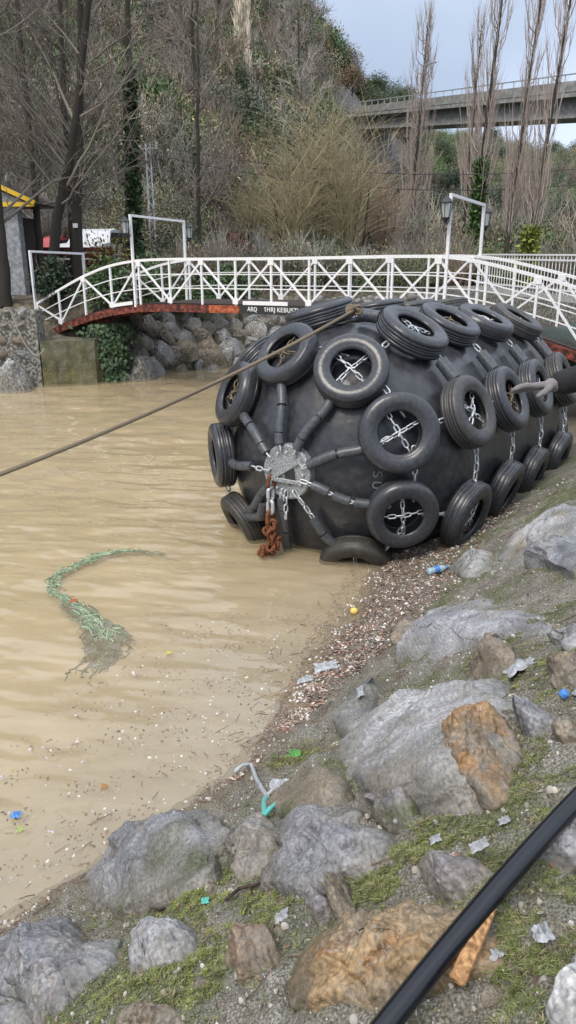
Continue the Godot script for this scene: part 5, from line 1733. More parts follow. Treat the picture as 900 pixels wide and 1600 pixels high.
func build_viaduct() -> void:
	var v := thing("road_viaduct", "grey concrete road viaduct climbing from the hillside to the right", "viaduct")
	var a := Vector3(7.14, 16.75, -85.66)
	var b := Vector3(30.15, 8.56, -17.4)
	var d := (b - a)
	var side := Vector3(d.x, 0, d.z).normalized().cross(Vector3.UP)
	var seg := 9
	for k in seg:
		var p0 := a + d * (float(k) / seg)
		var p1 := a + d * (float(k + 1) / seg - 0.0012)
		var g := MB.new()
		# box girder under a wide deck slab
		g.bar(p0 + Vector3(0, -0.98, 0), p1 + Vector3(0, -0.98, 0), 3.3, 0.95)
		part("girder", g.mesh(), mats.viaduct_concrete, v)
		var sl := MB.new()
		sl.bar(p0 + Vector3(0, -0.36, 0), p1 + Vector3(0, -0.36, 0), 4.3, 0.28)
		part("deck_slab", sl.mesh(), mats.viaduct_concrete, v)
		var low := MB.new()
		low.bar(p0 + Vector3(0, -1.53, 0), p1 + Vector3(0, -1.53, 0), 3.6, 0.14)
		part("bottom_flange", low.mesh(), mats.viaduct_concrete, v)
		for s in [2.05, -2.05]:
			var pp := MB.new()
			pp.bar(p0 + side * s + Vector3(0, 0.06, 0), p1 + side * s + Vector3(0, 0.06, 0), 0.25, 0.56)
			part("parapet", pp.mesh(), mats.viaduct_concrete, v)
			var rl := MB.new()
			rl.bar(p0 + side * s + Vector3(0, 0.72, 0), p1 + side * s + Vector3(0, 0.72, 0), 0.07, 0.07)
			for j in 6:
				var q: Vector3 = p0.lerp(p1, j / 6.0) + side * s
				rl.bar(q + Vector3(0, 0.34, 0), q + Vector3(0, 0.7, 0), 0.05, 0.05, Vector3.RIGHT)
			part("guard_rail", rl.mesh(), mats.pole_steel, v)
	var ab := MB.new()
	ab.box(a + d * 0.038 + Vector3(0, -3.7, 0), Vector3(4.0, 4.2, 3.0), Basis.from_euler(Vector3(0, 0.33, 0)))
	part("abutment", ab.mesh(), mats.viaduct_concrete, v)
	for f in [0.746, 0.985]:
		var q: Vector3 = a + d * f
		var pm := MB.new()
		pm.cbox(Vector3(q.x, (q.y - 1.6) * 0.5, q.z), Vector3(3.0, q.y - 1.6, 1.2), 0.1, Basis(side, Vector3.UP, side.cross(Vector3.UP)))
		part("pier", pm.mesh(), mats.viaduct_concrete, v)
	var lp := a + d * 0.154 + side * -1.7
	var l := thing("street_lamp", "tall slender street lamp on the viaduct's left end", "street lamp", lp + Vector3(0, -0.25, 0))
	var lm := MB.new()
	lm.tube(PackedVector3Array([Vector3.ZERO, Vector3(0, 3.4, 0), Vector3(0.06, 3.8, 0.05), Vector3(0.6, 3.95, 0.4)]), 0.08, 0.05, 8)
	part("pole", lm.mesh(), mats.render_grey, l)
	var hm := MB.new()
	hm.cbox(Vector3(0.7, 3.95, 0.47), Vector3(0.22, 0.1, 0.5), 0.03)
	part("lamp_head", hm.mesh(), mats.pole_steel, l)

# ------------------------------------------------------------------ litter, moss, pebbles
func lay(x: float, z: float, up: Vector3, turn: float, s: Vector3, lift: float) -> Transform3D:
	var y := maxf(bank(x, z) + bank_relief(x, z), wave(x, z) if x < shore(z) + 0.3 else -9.0)
	var b := Basis(Quaternion(Vector3.UP, up.normalized())) * Basis.from_euler(Vector3(0, turn, 0)) * Basis.from_scale(s)
	return Transform3D(b, Vector3(x, y + lift, z))

func bank_up(x: float, z: float) -> Vector3:
	var e := 0.04
	return Vector3(bank(x - e, z) - bank(x + e, z), 2.0 * e, bank(x, z - e) - bank(x, z + e)).normalized()

func build_litter() -> void:
	var r := RandomNumberGenerator.new()
	r.seed = 55
	# pebbles and grit over the whole bank
	var pb := rock([-0.5, 0.1, -0.1, 0.48, 0.4, 0.3, 0.45, -0.3, 0.0, -0.5, -0.4, -0.35], 0.42, "mud", 61, 9, 6).mesh()
	var xs: Array = []
	var cs: Array = []
	for k in 22000:
		var z := -1.0 - 8.5 * pow(r.randf(), 1.6)
		var x := shore(z) + 0.02 + r.randf() * (3.4 + 0.1 * z)
		if n_mid.get_noise_2d(x * 1.4, z * 1.4) + r.randf_range(-0.5, 0.5) < 0.0: continue
		var s := 0.006 + 0.026 * pow(r.randf(), 6.0)
		xs.append(lay(x, z, bank_up(x, z), r.randf() * TAU, Vector3(s, s * r.randf_range(0.6, 1.2), s * r.randf_range(0.6, 1.1)), s * 0.1))
		var g := r.randf_range(0.2, 0.46)
		if r.randf() < 0.015: g = 0.5
		cs.append(Color(g * 1.04, g * r.randf_range(0.93, 1.0), g * r.randf_range(0.8, 0.95)))
	var o := scatter("pebbles", pb, mats.twig, xs, cs)
	o.set_meta("label", "grey and brown pebbles and grit strewn over the bank")
	o.set_meta("category", "gravel")
	# broken stone half sunk in the soil
	var stone := rock([-0.5, 0.1, -0.1, 0.48, 0.4, 0.3, 0.45, -0.3, 0.0, -0.5, -0.4, -0.35], 0.5, "browngray", 62, 14, 9).split().mesh(true)
	xs = []; cs = []
	for k in 900:
		var z := -1.0 - 8.0 * pow(r.randf(), 1.4)
		var x := shore(z) + 0.15 + r.randf() * (3.2 + 0.1 * z)
		if n_mid.get_noise_2d(x * 0.8 + 12.0, z * 0.8) < r.randf_range(-0.3, 0.2): continue
		var s := 0.025 + 0.075 * pow(r.randf(), 3.0)
		xs.append(lay(x, z, bank_up(x, z), r.randf() * TAU, Vector3(s, s * r.randf_range(0.5, 0.9), s * r.randf_range(0.6, 1.1)), -s * 0.08))
		var g := r.randf_range(0.7, 1.4)
		cs.append(Color(g * 1.03, g * r.randf_range(0.94, 1.0), g * r.randf_range(0.85, 1.0)))
	o = scatter("broken_stone", stone, mats.boulder, xs, cs)
	o.set_meta("label", "small broken stones half sunk in the soil of the bank")
	o.set_meta("category", "rubble")
	# moss cushions and short grass
	var blade := MB.new()
	for k in 9:
		var d := rand_dir(r)
		d.y = absf(d.y) + 0.6
		d = d.normalized()
		var s := d.cross(rand_dir(r)).normalized() * 0.09
		var a := Vector3(r.randf_range(-0.4, 0.4), 0, r.randf_range(-0.4, 0.4))
		var mid := a + d * 0.5
		var tip := a + d * 0.9 + Vector3(d.x, -0.1, d.z) * 0.4
		var i0 := blade.p(a - s); var i1 := blade.p(a + s); var i2 := blade.p(mid + s * 0.8); var i3 := blade.p(mid - s * 0.8); var i4 := blade.p(tip)
		blade.quad(i0, i1, i2, i3); blade.tri(i3, i2, i4)
	var bm := blade.mesh()
	xs = []; cs = []
	var spots := [[1.25, -3.75, 0.55, 1.0], [0.75, -3.55, 0.4, 0.8], [1.5, -3.35, 0.4, 1.2], [1.35, -2.9, 0.3, 0.9], [-0.1, -2.1, 0.26, 1.0], [-0.36, -2.42, 0.2, 1.1], [-0.55, -2.0, 0.22, 1.0], [-0.35, -1.85, 0.2, 1.1], [-0.75, -2.85, 0.24, 0.5], [0.62, -1.55, 0.22, 0.5], [0.7, -1.85, 0.18, 0.5], [0.45, -2.0, 0.16, 0.6], [0.05, -4.15, 0.16, 0.9], [0.95, -2.2, 0.3, 0.6], [0.25, -1.95, 0.12, 0.6], [0.6, -1.35, 0.16, 0.5]]
	for k in 52000:
		var x: float
		var z: float
		var bright := 0.5
		if k < 26000:
			var sp: Array = spots[r.randi() % spots.size()]
			x = sp[0] + r.randfn() * float(sp[2]) * 0.55
			z = sp[1] + r.randfn() * float(sp[2]) * 0.55
			bright = sp[3]
			if n_mid.get_noise_2d(x * 3.0, z * 3.0) < -0.08: continue
		else:
			z = -1.0 - 7.5 * pow(r.randf(), 1.5)
			x = shore(z) + 0.25 + r.randf() * 3.2
			if moss_at(x, z) < 0.35 + 0.5 * r.randf(): continue
		if x < shore(z) + 0.12: continue
		var s := r.randf_range(0.007, 0.017)
		xs.append(lay(x, z, bank_up(x, z) + Vector3(0, 0.5, 0), r.randf() * TAU, Vector3(s * 1.5, s * r.randf_range(0.5, 1.2), s * 1.5), -0.002))
		var q := mixc(Color(0.11, 0.135, 0.055), Color(0.24, 0.265, 0.07), bright * r.randf() + 0.25 * n_mid.get_noise_2d(x * 2.0, z * 2.0))
		if r.randf() < 0.2: q = Color(0.25, 0.22, 0.13)
		cs.append(q)
	o = scatter("moss", bm, mats.leaf, xs, cs)
	o.set_meta("label", "green and yellow moss and short grass between the stones")
	o.set_meta("category", "moss")
	# rotting leaves and twigs along the waterline, drifting out over the water
	var lf := MB.new()
	leaf(lf, Vector3(-0.5, 0.05, 0), Vector3.RIGHT, Vector3.UP, 1.0, 0.62)
	var lm := lf.mesh()
	xs = []; cs = []
	for k in 17500:
		var z: float
		var x: float
		if k < 11000:
			z = -4.6 - 4.6 * r.randf()
			var band := 1.25 * clampf((-z - 4.3) / 2.5, 0.15, 1.0)
			x = shore(z) + band * (r.randf() * 1.15 - 0.28)
		else:
			z = -2.9 - 3.6 * pow(r.randf(), 0.8)
			x = shore(z) - 1.9 * pow(r.randf(), 1.6) + 0.12
			if k >= 15000:
				z = -1.0 - 6.0 * pow(r.randf(), 1.5)
				x = shore(z) + 0.2 + 2.8 * r.randf()
			if k < 15000 and n_mid.get_noise_2d(x * 0.9 + 3.0, z * 2.2) < -0.1 + 0.25 * r.randf(): continue
		var wet := x < shore(z) + 0.05
		if k < 11000 and n_mid.get_noise_2d(x * 2.2 + 40.0, z * 2.2) < r.randf_range(-0.5, 0.05): continue
		var s := r.randf_range(0.015, 0.055) * (0.6 if wet else 1.0) * (0.7 if k >= 15000 else 1.0)
		var tilt := Vector3(r.randfn() * 0.35, 1, r.randfn() * 0.35) if not wet else Vector3(r.randfn() * 0.04, 1, r.randfn() * 0.04)
		xs.append(lay(x, z, tilt, r.randf() * TAU, Vector3(s, s, s * r.randf_range(0.3, 1.0)), 0.004 + (0.012 * r.randf() if not wet else 0.0)))
		var q: Color = [Color(0.2, 0.11, 0.075), Color(0.14, 0.085, 0.065), Color(0.3, 0.2, 0.15), Color(0.42, 0.35, 0.29), Color(0.09, 0.07, 0.06), Color(0.27, 0.14, 0.09), Color(0.52, 0.45, 0.41), Color(0.34, 0.27, 0.22), Color(0.12, 0.09, 0.075)][r.randi() % 9]
		if k >= 15000: q = q * 0.55
		elif wet and q.g > 0.25: q = q * 0.5
		cs.append(twig_color(q, r))
	o = scatter("leaf_litter", lm, mats.litter, xs, cs)
	o.set_meta("label", "wet brown leaves and bark washed up along the waterline and drifting off it")
	o.set_meta("category", "leaf litter")
	# white scraps and flecks of foam plastic
	var fk := rock([-0.5, 0.05, -0.15, 0.4, 0.3, 0.5, 0.5, -0.1, 0.1, -0.45, -0.35, -0.4], 0.2, "painted", 63, 9, 5).mesh()
	xs = []; cs = []
	for k in 4200:
		var z: float
		var x: float
		if k < 3000:
			z = -4.7 - 4.3 * r.randf()
			x = shore(z) + 1.2 * clampf((-z - 4.3) / 2.5, 0.15, 1.0) * (r.randf() * 1.1 - 0.15)
			if n_mid.get_noise_2d(x * 2.0, z * 2.0) < r.randf_range(-0.25, 0.25): continue
		elif k < 3600:
			z = -2.9 - 3.4 * r.randf()
			x = shore(z) - 1.7 * pow(r.randf(), 1.5) + 0.1
		else:
			z = -1.1 - 4.0 * r.randf()
			x = shore(z) + 0.3 + 2.6 * r.randf()
		var s := (0.006 + 0.028 * pow(r.randf(), 3.0)) * (0.6 if k > 3600 else 1.0)
		xs.append(lay(x, z, Vector3.UP if x < shore(z) + 0.1 else bank_up(x, z), r.randf() * TAU, Vector3(s, s, s * r.randf_range(0.5, 1.0)), 0.004))
		var g := r.randf_range(0.34, 0.62) if k > 3000 else r.randf_range(0.4, 0.78)
		cs.append(Color(g, g * r.randf_range(0.9, 0.98), g * r.randf_range(0.82, 0.98)))
	o = scatter("foam_flecks", fk, mats.litter, xs, cs)
	o.set_meta("label", "white plastic scraps and foam flecks along the shore and on the water")
	o.set_meta("category", "litter")
	# fine twigs
	var tw := MB.new()
	tw.tube(PackedVector3Array([Vector3(-0.5, 0, 0), Vector3(-0.1, 0.03, 0.04), Vector3(0.2, 0.01, -0.02), Vector3(0.5, 0.03, 0.03)]), 0.03, 0.015, 5)
	xs = []; cs = []
	for k in 900:
		var z := -1.1 - 7.0 * r.randf()
		var x := shore(z) + (r.randf() * 2.6 if k > 350 else r.randf_range(-0.5, 0.8))
		var s := r.randf_range(0.04, 0.16)
		xs.append(lay(x, z, bank_up(x, z), r.randf() * TAU, Vector3(s, s * 0.8, s * 0.8), 0.008))
		cs.append(twig_color(Color(0.15, 0.1, 0.07), r))
	o = scatter("broken_twigs", tw.mesh(true), mats.twig, xs, cs)
	o.set_meta("label", "small broken twigs lying among the stones")
	o.set_meta("category", "twigs")

# ------------------------------------------------------------------ things lying on the bank and the water
func on_bank(x: float, z: float, lift := 0.0) -> Vector3:
	return Vector3(x, maxf(bank(x, z) + bank_relief(x, z), 0.0) + lift, z)

func crumpled(size: Vector3, sd: int) -> MB:   # a torn, crumpled sheet
	var m := MB.new()
	var n := 15
	for j in n:
		for i in n:
			var u := i / float(n - 1) - 0.5
			var w := j / float(n - 1) - 0.5
			var edge := 1.0 + 0.3 * n_mid.get_noise_2d(atan2(w, u) * 0.7 + sd, sd)
			var f := n_mid.get_noise_3d(u * 2.4, w * 2.4, sd)
			var f2 := n_fine.get_noise_3d(u * 0.7, w * 0.7, sd)
			m.p(Vector3(u * size.x * edge, size.y * (0.4 + f * 0.9 + f2 * 0.25) * (1.0 - 1.5 * maxf(absf(u), absf(w))), w * size.z * edge))
	for j in n - 1:
		for i in n - 1:
			var a := j * n + i
			m.quad(a, a + 1, a + n + 1, a + n)
	return m

func build_small_things() -> void:
	var r := RandomNumberGenerator.new()
	r.seed = 66
	# the black water pipe across the lower right corner
	var q := PackedVector3Array()
	var p0 := Vector3(0.2441, 1.599, -1.265)
	var p1 := Vector3(0.8423, 1.732, -1.8135)
	for k in 40:
		var t := k / 39.0 * 3.2 - 1.1
		q.append(p0.lerp(p1, t) - Vector3(0, 0.075 * (t - 0.5) * (t - 0.5) - 0.018, 0))
	var m := MB.new()
	m.tube(q, 0.0295, 0.0295, 32)
	tag(part("water_pipe", m.mesh(), mats.pipe_plastic), "glossy black plastic pipe slanting across the lower right corner", "pipe")
	# a split piece of orange-brown timber under it
	m = MB.new()
	m.cbox(Vector3.ZERO, Vector3(0.043, 0.024, 0.225), 0.006)
	for k in m.v.size(): m.v[k] += Vector3(0.004 * sin(m.v[k].z * 30.0), 0.003 * sin(m.v[k].z * 21.0), 0)
	var a := Vector3(0.412, 1.617, -1.339)
	var b := Vector3(0.5335, 1.678, -1.523)
	var z := (b - a).normalized()
	var x := Vector3(0.5, 0.86, 0.0).cross(z).normalized()
	tag(part("timber_stick", m.mesh(), mats.stick_wood, null, Transform3D(Basis(x, z.cross(x), z), (a + b) * 0.5)), "short orange-brown split stick beside the black pipe on the orange boulder", "stick")
	# white and teal cord at the waterline
	var cord := thing("torn_cord", "torn white cord with a knotted teal end on the rocks at the waterline", "cord")
	m = MB.new()
	var cp := PackedVector3Array([Vector3(-0.36, 0.03, -4.12), Vector3(-0.3, 0.05, -4.17), Vector3(-0.245, 0.075, -4.14), Vector3(-0.2, 0.17, -3.88), Vector3(-0.15, 0.3, -3.62), Vector3(-0.125, 0.4, -3.46), Vector3(-0.115, 0.45, -3.38)])
	m.tube(cp, 0.013, 0.016, 8, true, 3, 60.0)
	m.tube(PackedVector3Array([Vector3(-0.12, 0.44, -3.4), Vector3(-0.06, 0.47, -3.45), Vector3(-0.03, 0.43, -3.38), Vector3(0.05, 0.47, -3.36)]), 0.012, 0.006, 7)
	part("white_strand", m.mesh(), mats.soft_white, cord)
	m = MB.new()
	m.tube(PackedVector3Array([Vector3(-0.12, 0.44, -3.37), Vector3(-0.125, 0.56, -3.2), Vector3(-0.115, 0.66, -3.02), Vector3(-0.125, 0.74, -2.9), Vector3(-0.11, 0.8, -2.82)]), 0.02, 0.012, 9, true, 3, 45.0)
	m.tube(PackedVector3Array([Vector3(-0.12, 0.5, -3.28), Vector3(-0.06, 0.52, -3.26), Vector3(-0.03, 0.55, -3.22)]), 0.012, 0.008, 7)
	m.tube(PackedVector3Array([Vector3(-0.12, 0.76, -2.88), Vector3(-0.08, 0.75, -2.95), Vector3(-0.05, 0.74, -3.0)]), 0.014, 0.008, 7)
	part("teal_knot", m.mesh(), mats.plastic_teal, cord)
	m = MB.new()
	m = crumpled(Vector3(0.12, 0.05, 0.12), 7)
	part("rag", m.mesh(), mats.soft_white, cord, Transform3D(Basis.IDENTITY, Vector3(-0.05, 0.42, -3.5)))
	# plastic scraps
	for e in [["plastic_scrap", "torn white plastic sheet lying on moss beside the rounded brown stone", 1.27, -3.56, Vector3(0.17, 0.06, 0.2), "soft_white"],
			["plastic_scrap", "ragged white plastic strip on moss left of the larger white sheet", 1.13, -3.76, Vector3(0.15, 0.05, 0.16), "soft_white"],
			["plastic_scrap", "smaller torn white scrap at the near end of the ragged strip", 1.02, -3.6, Vector3(0.12, 0.04, 0.12), "soft_white"],
			["foam_lump", "large white foam lump at the end of the leaf-littered waterline", 0.32, -5.45, Vector3(0.2, 0.05, 0.16), "soft_white"],
			["foam_lump", "white foam lump floating left of the larger one by the shore", 0.14, -5.28, Vector3(0.13, 0.04, 0.1), "soft_white"],
			["foam_lump", "long white plastic scrap lying on the dark slab stone", 0.5, -4.45, Vector3(0.05, 0.03, 0.2), "soft_white"],
			["plastic_scrap", "crumpled bluish-white bag by the painted stone", 0.64, -1.42, Vector3(0.06, 0.05, 0.08), "soft_white"],
			["plastic_scrap", "white plastic scrap in the moss right of the orange boulder", 0.53, -1.42, Vector3(0.05, 0.04, 0.05), "soft_white"],
			["plastic_scrap", "white scrap lying above the pipe near the flat mauve stone", 0.5, -2.02, Vector3(0.05, 0.03, 0.06), "soft_white"],
			["plastic_scrap", "crumpled white scrap on the flat mauve stone", 0.58, -1.8, Vector3(0.07, 0.03, 0.06), "soft_white"],
			["plastic_scrap", "small white scrap by the dark stone behind the pipe", 0.72, -2.0, Vector3(0.05, 0.03, 0.05), "soft_white"],
			["plastic_scrap", "white tissue scrap on the rust-brown stone", -0.02, -1.86, Vector3(0.06, 0.03, 0.07), "soft_white"],
			["plastic_scrap", "pale blue scrap beside the blue cap on the right", 1.2, -2.66, Vector3(0.06, 0.03, 0.05), "soft_white"],
			["plastic_bag", "green plastic wrapper in grass at the waterline", 0.03, -4.28, Vector3(0.12, 0.05, 0.1), "plastic_green"]]:
		var at := on_bank(e[2], e[3], 0.012)
		if e[1].begins_with("long white"): at.y += 0.13
		if e[1].contains("on the flat mauve") or e[1].contains("rust-brown"): at.y += 0.1
		if e[5] == "plastic_green" and not mats.has("plastic_green"): mat("plastic_green", Color(0.07, 0.26, 0.05), 0.4)
		var up := bank_up(e[2], e[3])
		tag(part(e[0], crumpled(e[4] * (0.8 if float(e[3]) > -3.0 else 1.0), int(absf(float(e[2])) * 100.0) + 3).mesh(), mats[e[5]], null, Transform3D(Basis(Quaternion(Vector3.UP, up)), at)), e[1], "litter")
	# plastic bottle on the leaf litter
	var bo := thing("plastic_bottle", "pale blue plastic bottle lying on the leaf litter below the fender", "bottle", on_bank(1.56, -7.16, 0.045))
	bo.rotation = Vector3(0.1, 0.5, 0)
	m = MB.new()
	m.lathe(PackedVector2Array([Vector2(0, -0.12), Vector2(0.034, -0.118), Vector2(0.038, -0.1), Vector2(0.036, -0.06), Vector2(0.038, -0.02), Vector2(0.036, 0.02), Vector2(0.037, 0.05), Vector2(0.026, 0.09), Vector2(0.013, 0.115), Vector2(0.013, 0.13)]), 18)
	var side := Basis(Vector3(0, 0, 1), Vector3(1, 0, 0), Vector3(0, 1, 0))
	part("bottle_body", m.mesh(), mats.bottle_plastic, bo, Transform3D(side, Vector3.ZERO))
	m = MB.new()
	m.lathe(PackedVector2Array([Vector2(0.0165, 0.125), Vector2(0.0165, 0.145), Vector2(0, 0.146)]), 14)
	part("cap", m.mesh(), mats.plastic_blue, bo, Transform3D(side, Vector3.ZERO))
	m = MB.new()
	m.lathe(PackedVector2Array([Vector2(0.0385, -0.05), Vector2(0.0385, 0.015)]), 18)
	part("wrapper", m.mesh(), mats.plastic_blue, bo, Transform3D(side, Vector3.ZERO))
	# small coloured bits
	var ball := MB.new()
	ball.lathe(PackedVector2Array([Vector2(0, -0.035), Vector2(0.028, -0.024), Vector2(0.038, 0.0), Vector2(0.03, 0.026), Vector2(0, 0.034)]), 16)
	tag(part("yellow_ball", ball.mesh(), mats.plastic_yellow, null, Transform3D(Basis.IDENTITY, Vector3(0.64, 0.02, -6.5))), "small yellow ball at the edge of the leaf litter", "ball")
	var cap := MB.new()
	cap.lathe(PackedVector2Array([Vector2(0, 0.016), Vector2(0.016, 0.015), Vector2(0.019, 0.01), Vector2(0.02, -0.008)]), 18)
	tag(part("bottle_cap", cap.mesh(), mats.plastic_blue, null, Transform3D(Basis.from_euler(Vector3(0.3, 0, -0.5)).scaled(Vector3.ONE * 1.0), on_bank(1.14, -2.66, 0.02))), "blue bottle cap on the moss at the right", "bottle cap")
	tag(part("plastic_chip", crumpled(Vector3(0.03, 0.02, 0.03), 5).mesh(), mats.plastic_teal, null, Transform3D(Basis.IDENTITY, on_bank(-0.335, -2.33, 0.02))), "tiny turquoise plastic chip in the moss", "litter")
	tag(part("plastic_wrapper", crumpled(Vector3(0.055, 0.03, 0.06), 15).mesh(), mats.plastic_blue, null, Transform3D(Basis.IDENTITY, Vector3(-1.68, 0.02, -3.73))), "crumpled blue wrapper floating at the left edge", "litter")
	var sl := MB.new()
	sl.lathe(PackedVector2Array([Vector2(0, 0.014), Vector2(0.012, 0.012), Vector2(0.02, 0.0), Vector2(0.01, -0.01), Vector2(0, -0.012)]), 12)
	tag(part("snail_shell", sl.mesh(), mats.pale_rope, null, Transform3D(Basis.from_scale(Vector3(0.55, 0.7, 0.6)), Vector3(0.4, 1.3, -2.24))), "small cream shell at the right end of the broad dark rock", "shell")
	for e in [[-1.04, -5.72, Color(0.42, 0.36, 0.08), "yellow leaf floating right of the green net", 0.05], [-1.62, -3.62, Color(0.26, 0.33, 0.1), "yellow-green leaf floating at the left edge", 0.04], [-2.16, -6.78, Color(0.35, 0.08, 0.03), "red-brown leaf caught on the green net", 0.07], [-1.2, -4.0, Color(0.3, 0.13, 0.04), "orange leaf floating near the bend of the shore", 0.04]]:
		var l := MB.new()
		l.col = e[2]
		for k in 5: leaf(l, Vector3.ZERO, Vector3(cos(k * 1.1 - 2.2), 0.05, sin(k * 1.1 - 2.2)), Vector3.UP, float(e[4]) * (0.75 if k % 2 else 0.95), float(e[4]) * 0.5)
		tag(part("floating_leaf", l.mesh(true), mats.litter, null, Transform3D(Basis.IDENTITY, Vector3(e[0], wave(e[0], e[1]) + 0.014, e[1]))), e[3], "leaf")
	m = MB.new()
	m.cbox(Vector3.ZERO, Vector3(0.3, 0.06, 0.13), 0.02)
	tag(part("floating_bottle", m.mesh(), mats.soft_white, null, Transform3D(Basis.from_euler(Vector3(0, 0.2, 0)), Vector3(-4.35, 0.02, -20.9))), "white plastic piece floating near the far boulders", "litter")
	m = MB.new()
	m.tube(PackedVector3Array([Vector3(-0.245, 0.9, -2.26), Vector3(-0.19, 0.94, -2.28), Vector3(-0.13, 0.965, -2.27), Vector3(-0.07, 0.99, -2.28)]), 0.008, 0.005, 6)
	m.tube(PackedVector3Array([Vector3(-0.15, 0.955, -2.27), Vector3(-0.13, 0.95, -2.22)]), 0.005, 0.003, 5)
	tag(part("broken_branch", m.mesh(), mats.dark_wood), "dark broken branch in the moss left of the broad dark rock", "branch")
	build_net()

func build_net() -> void:
	# a drowned green net: a rope of strands that trails round in an S and frays into a dark tangle just under the surface
	var r := RandomNumberGenerator.new()
	r.seed = 88
	var spine := PackedVector3Array([Vector3(-1.25, 0, -8.0), Vector3(-1.6, 0, -8.15), Vector3(-1.98, 0, -8.1), Vector3(-2.3, 0, -7.85), Vector3(-2.5, 0, -7.45), Vector3(-2.46, 0, -7.05), Vector3(-2.2, 0, -6.8), Vector3(-1.98, 0, -6.5), Vector3(-1.75, 0, -6.22), Vector3(-1.6, 0, -5.95), Vector3(-1.6, 0, -5.75), Vector3(-1.66, 0, -5.6), Vector3(-1.74, 0, -5.45)])
	var t := thing("drowned_net", "green rope net trailing in an S and sinking into the brown water", "net")
	for g in 3:
		var m := MB.new()
		var tone: Color = [Color(0.17, 0.23, 0.14), Color(0.3, 0.38, 0.26), Color(0.07, 0.09, 0.08)][g]
		for k in [36, 16, 90][g]:
			var f0 := r.randf_range(0.0, 0.75)
			if g == 2: f0 = r.randf_range(0.5, 0.74)
			var f1 := minf(1.0, f0 + r.randf_range(0.08, 0.3))
			var q := PackedVector3Array()
			var o := Vector3(r.randfn(), 0, r.randfn())
			for j in 14:
				var f := lerpf(f0, f1, j / 13.0)
				var wide := 0.026 + 0.025 * sin(f * 20.0) * sin(f * 20.0) + 0.075 * clampf((f - 0.55) * 4.0, 0.0, 1.0)
				var c := along(spine, f)
				var pt := c + o * wide + Vector3(0.02 * sin(j * 1.9 + k) + 0.016 * r.randfn(), 0, 0.02 * cos(j * 1.3 + k) + 0.016 * r.randfn())
				var depth := (-0.006 if g < 2 else -0.014) + 0.01 * sin(j * 0.9 + k * 2.3) - 0.055 * clampf((f - 0.72) * 3.5, 0.0, 1.0) - (0.02 if f < 0.1 else 0.0)
				if g == 2: depth -= 0.002
				q.append(Vector3(pt.x, wave(pt.x, pt.z) + depth, pt.z))
			m.col = twig_color(tone, r)
			m.tube(q, 0.007 if g < 2 else 0.009, 0.005, 5)
		# torn meshes across the strands
		if g < 2:
			for k in 160:
				var f := r.randf_range(0.12, 0.74)
				var c := along(spine, f) + Vector3(r.randfn(), 0, r.randfn()) * (0.035 + 0.05 * clampf((f - 0.5) * 4.0, 0.0, 1.0))
				var e := c + Vector3(r.randfn(), 0, r.randfn()) * 0.045
				m.col = twig_color(tone, r)
				m.tube(PackedVector3Array([Vector3(c.x, wave(c.x, c.z) - 0.002, c.z), Vector3((c.x + e.x) * 0.5, wave(c.x, c.z) + 0.006, (c.z + e.z) * 0.5 + 0.015), Vector3(e.x, wave(e.x, e.z) - 0.008, e.z)]), 0.006, 0.004, 4)
		part("net_strands", m.mesh(true), mats.twig, t)

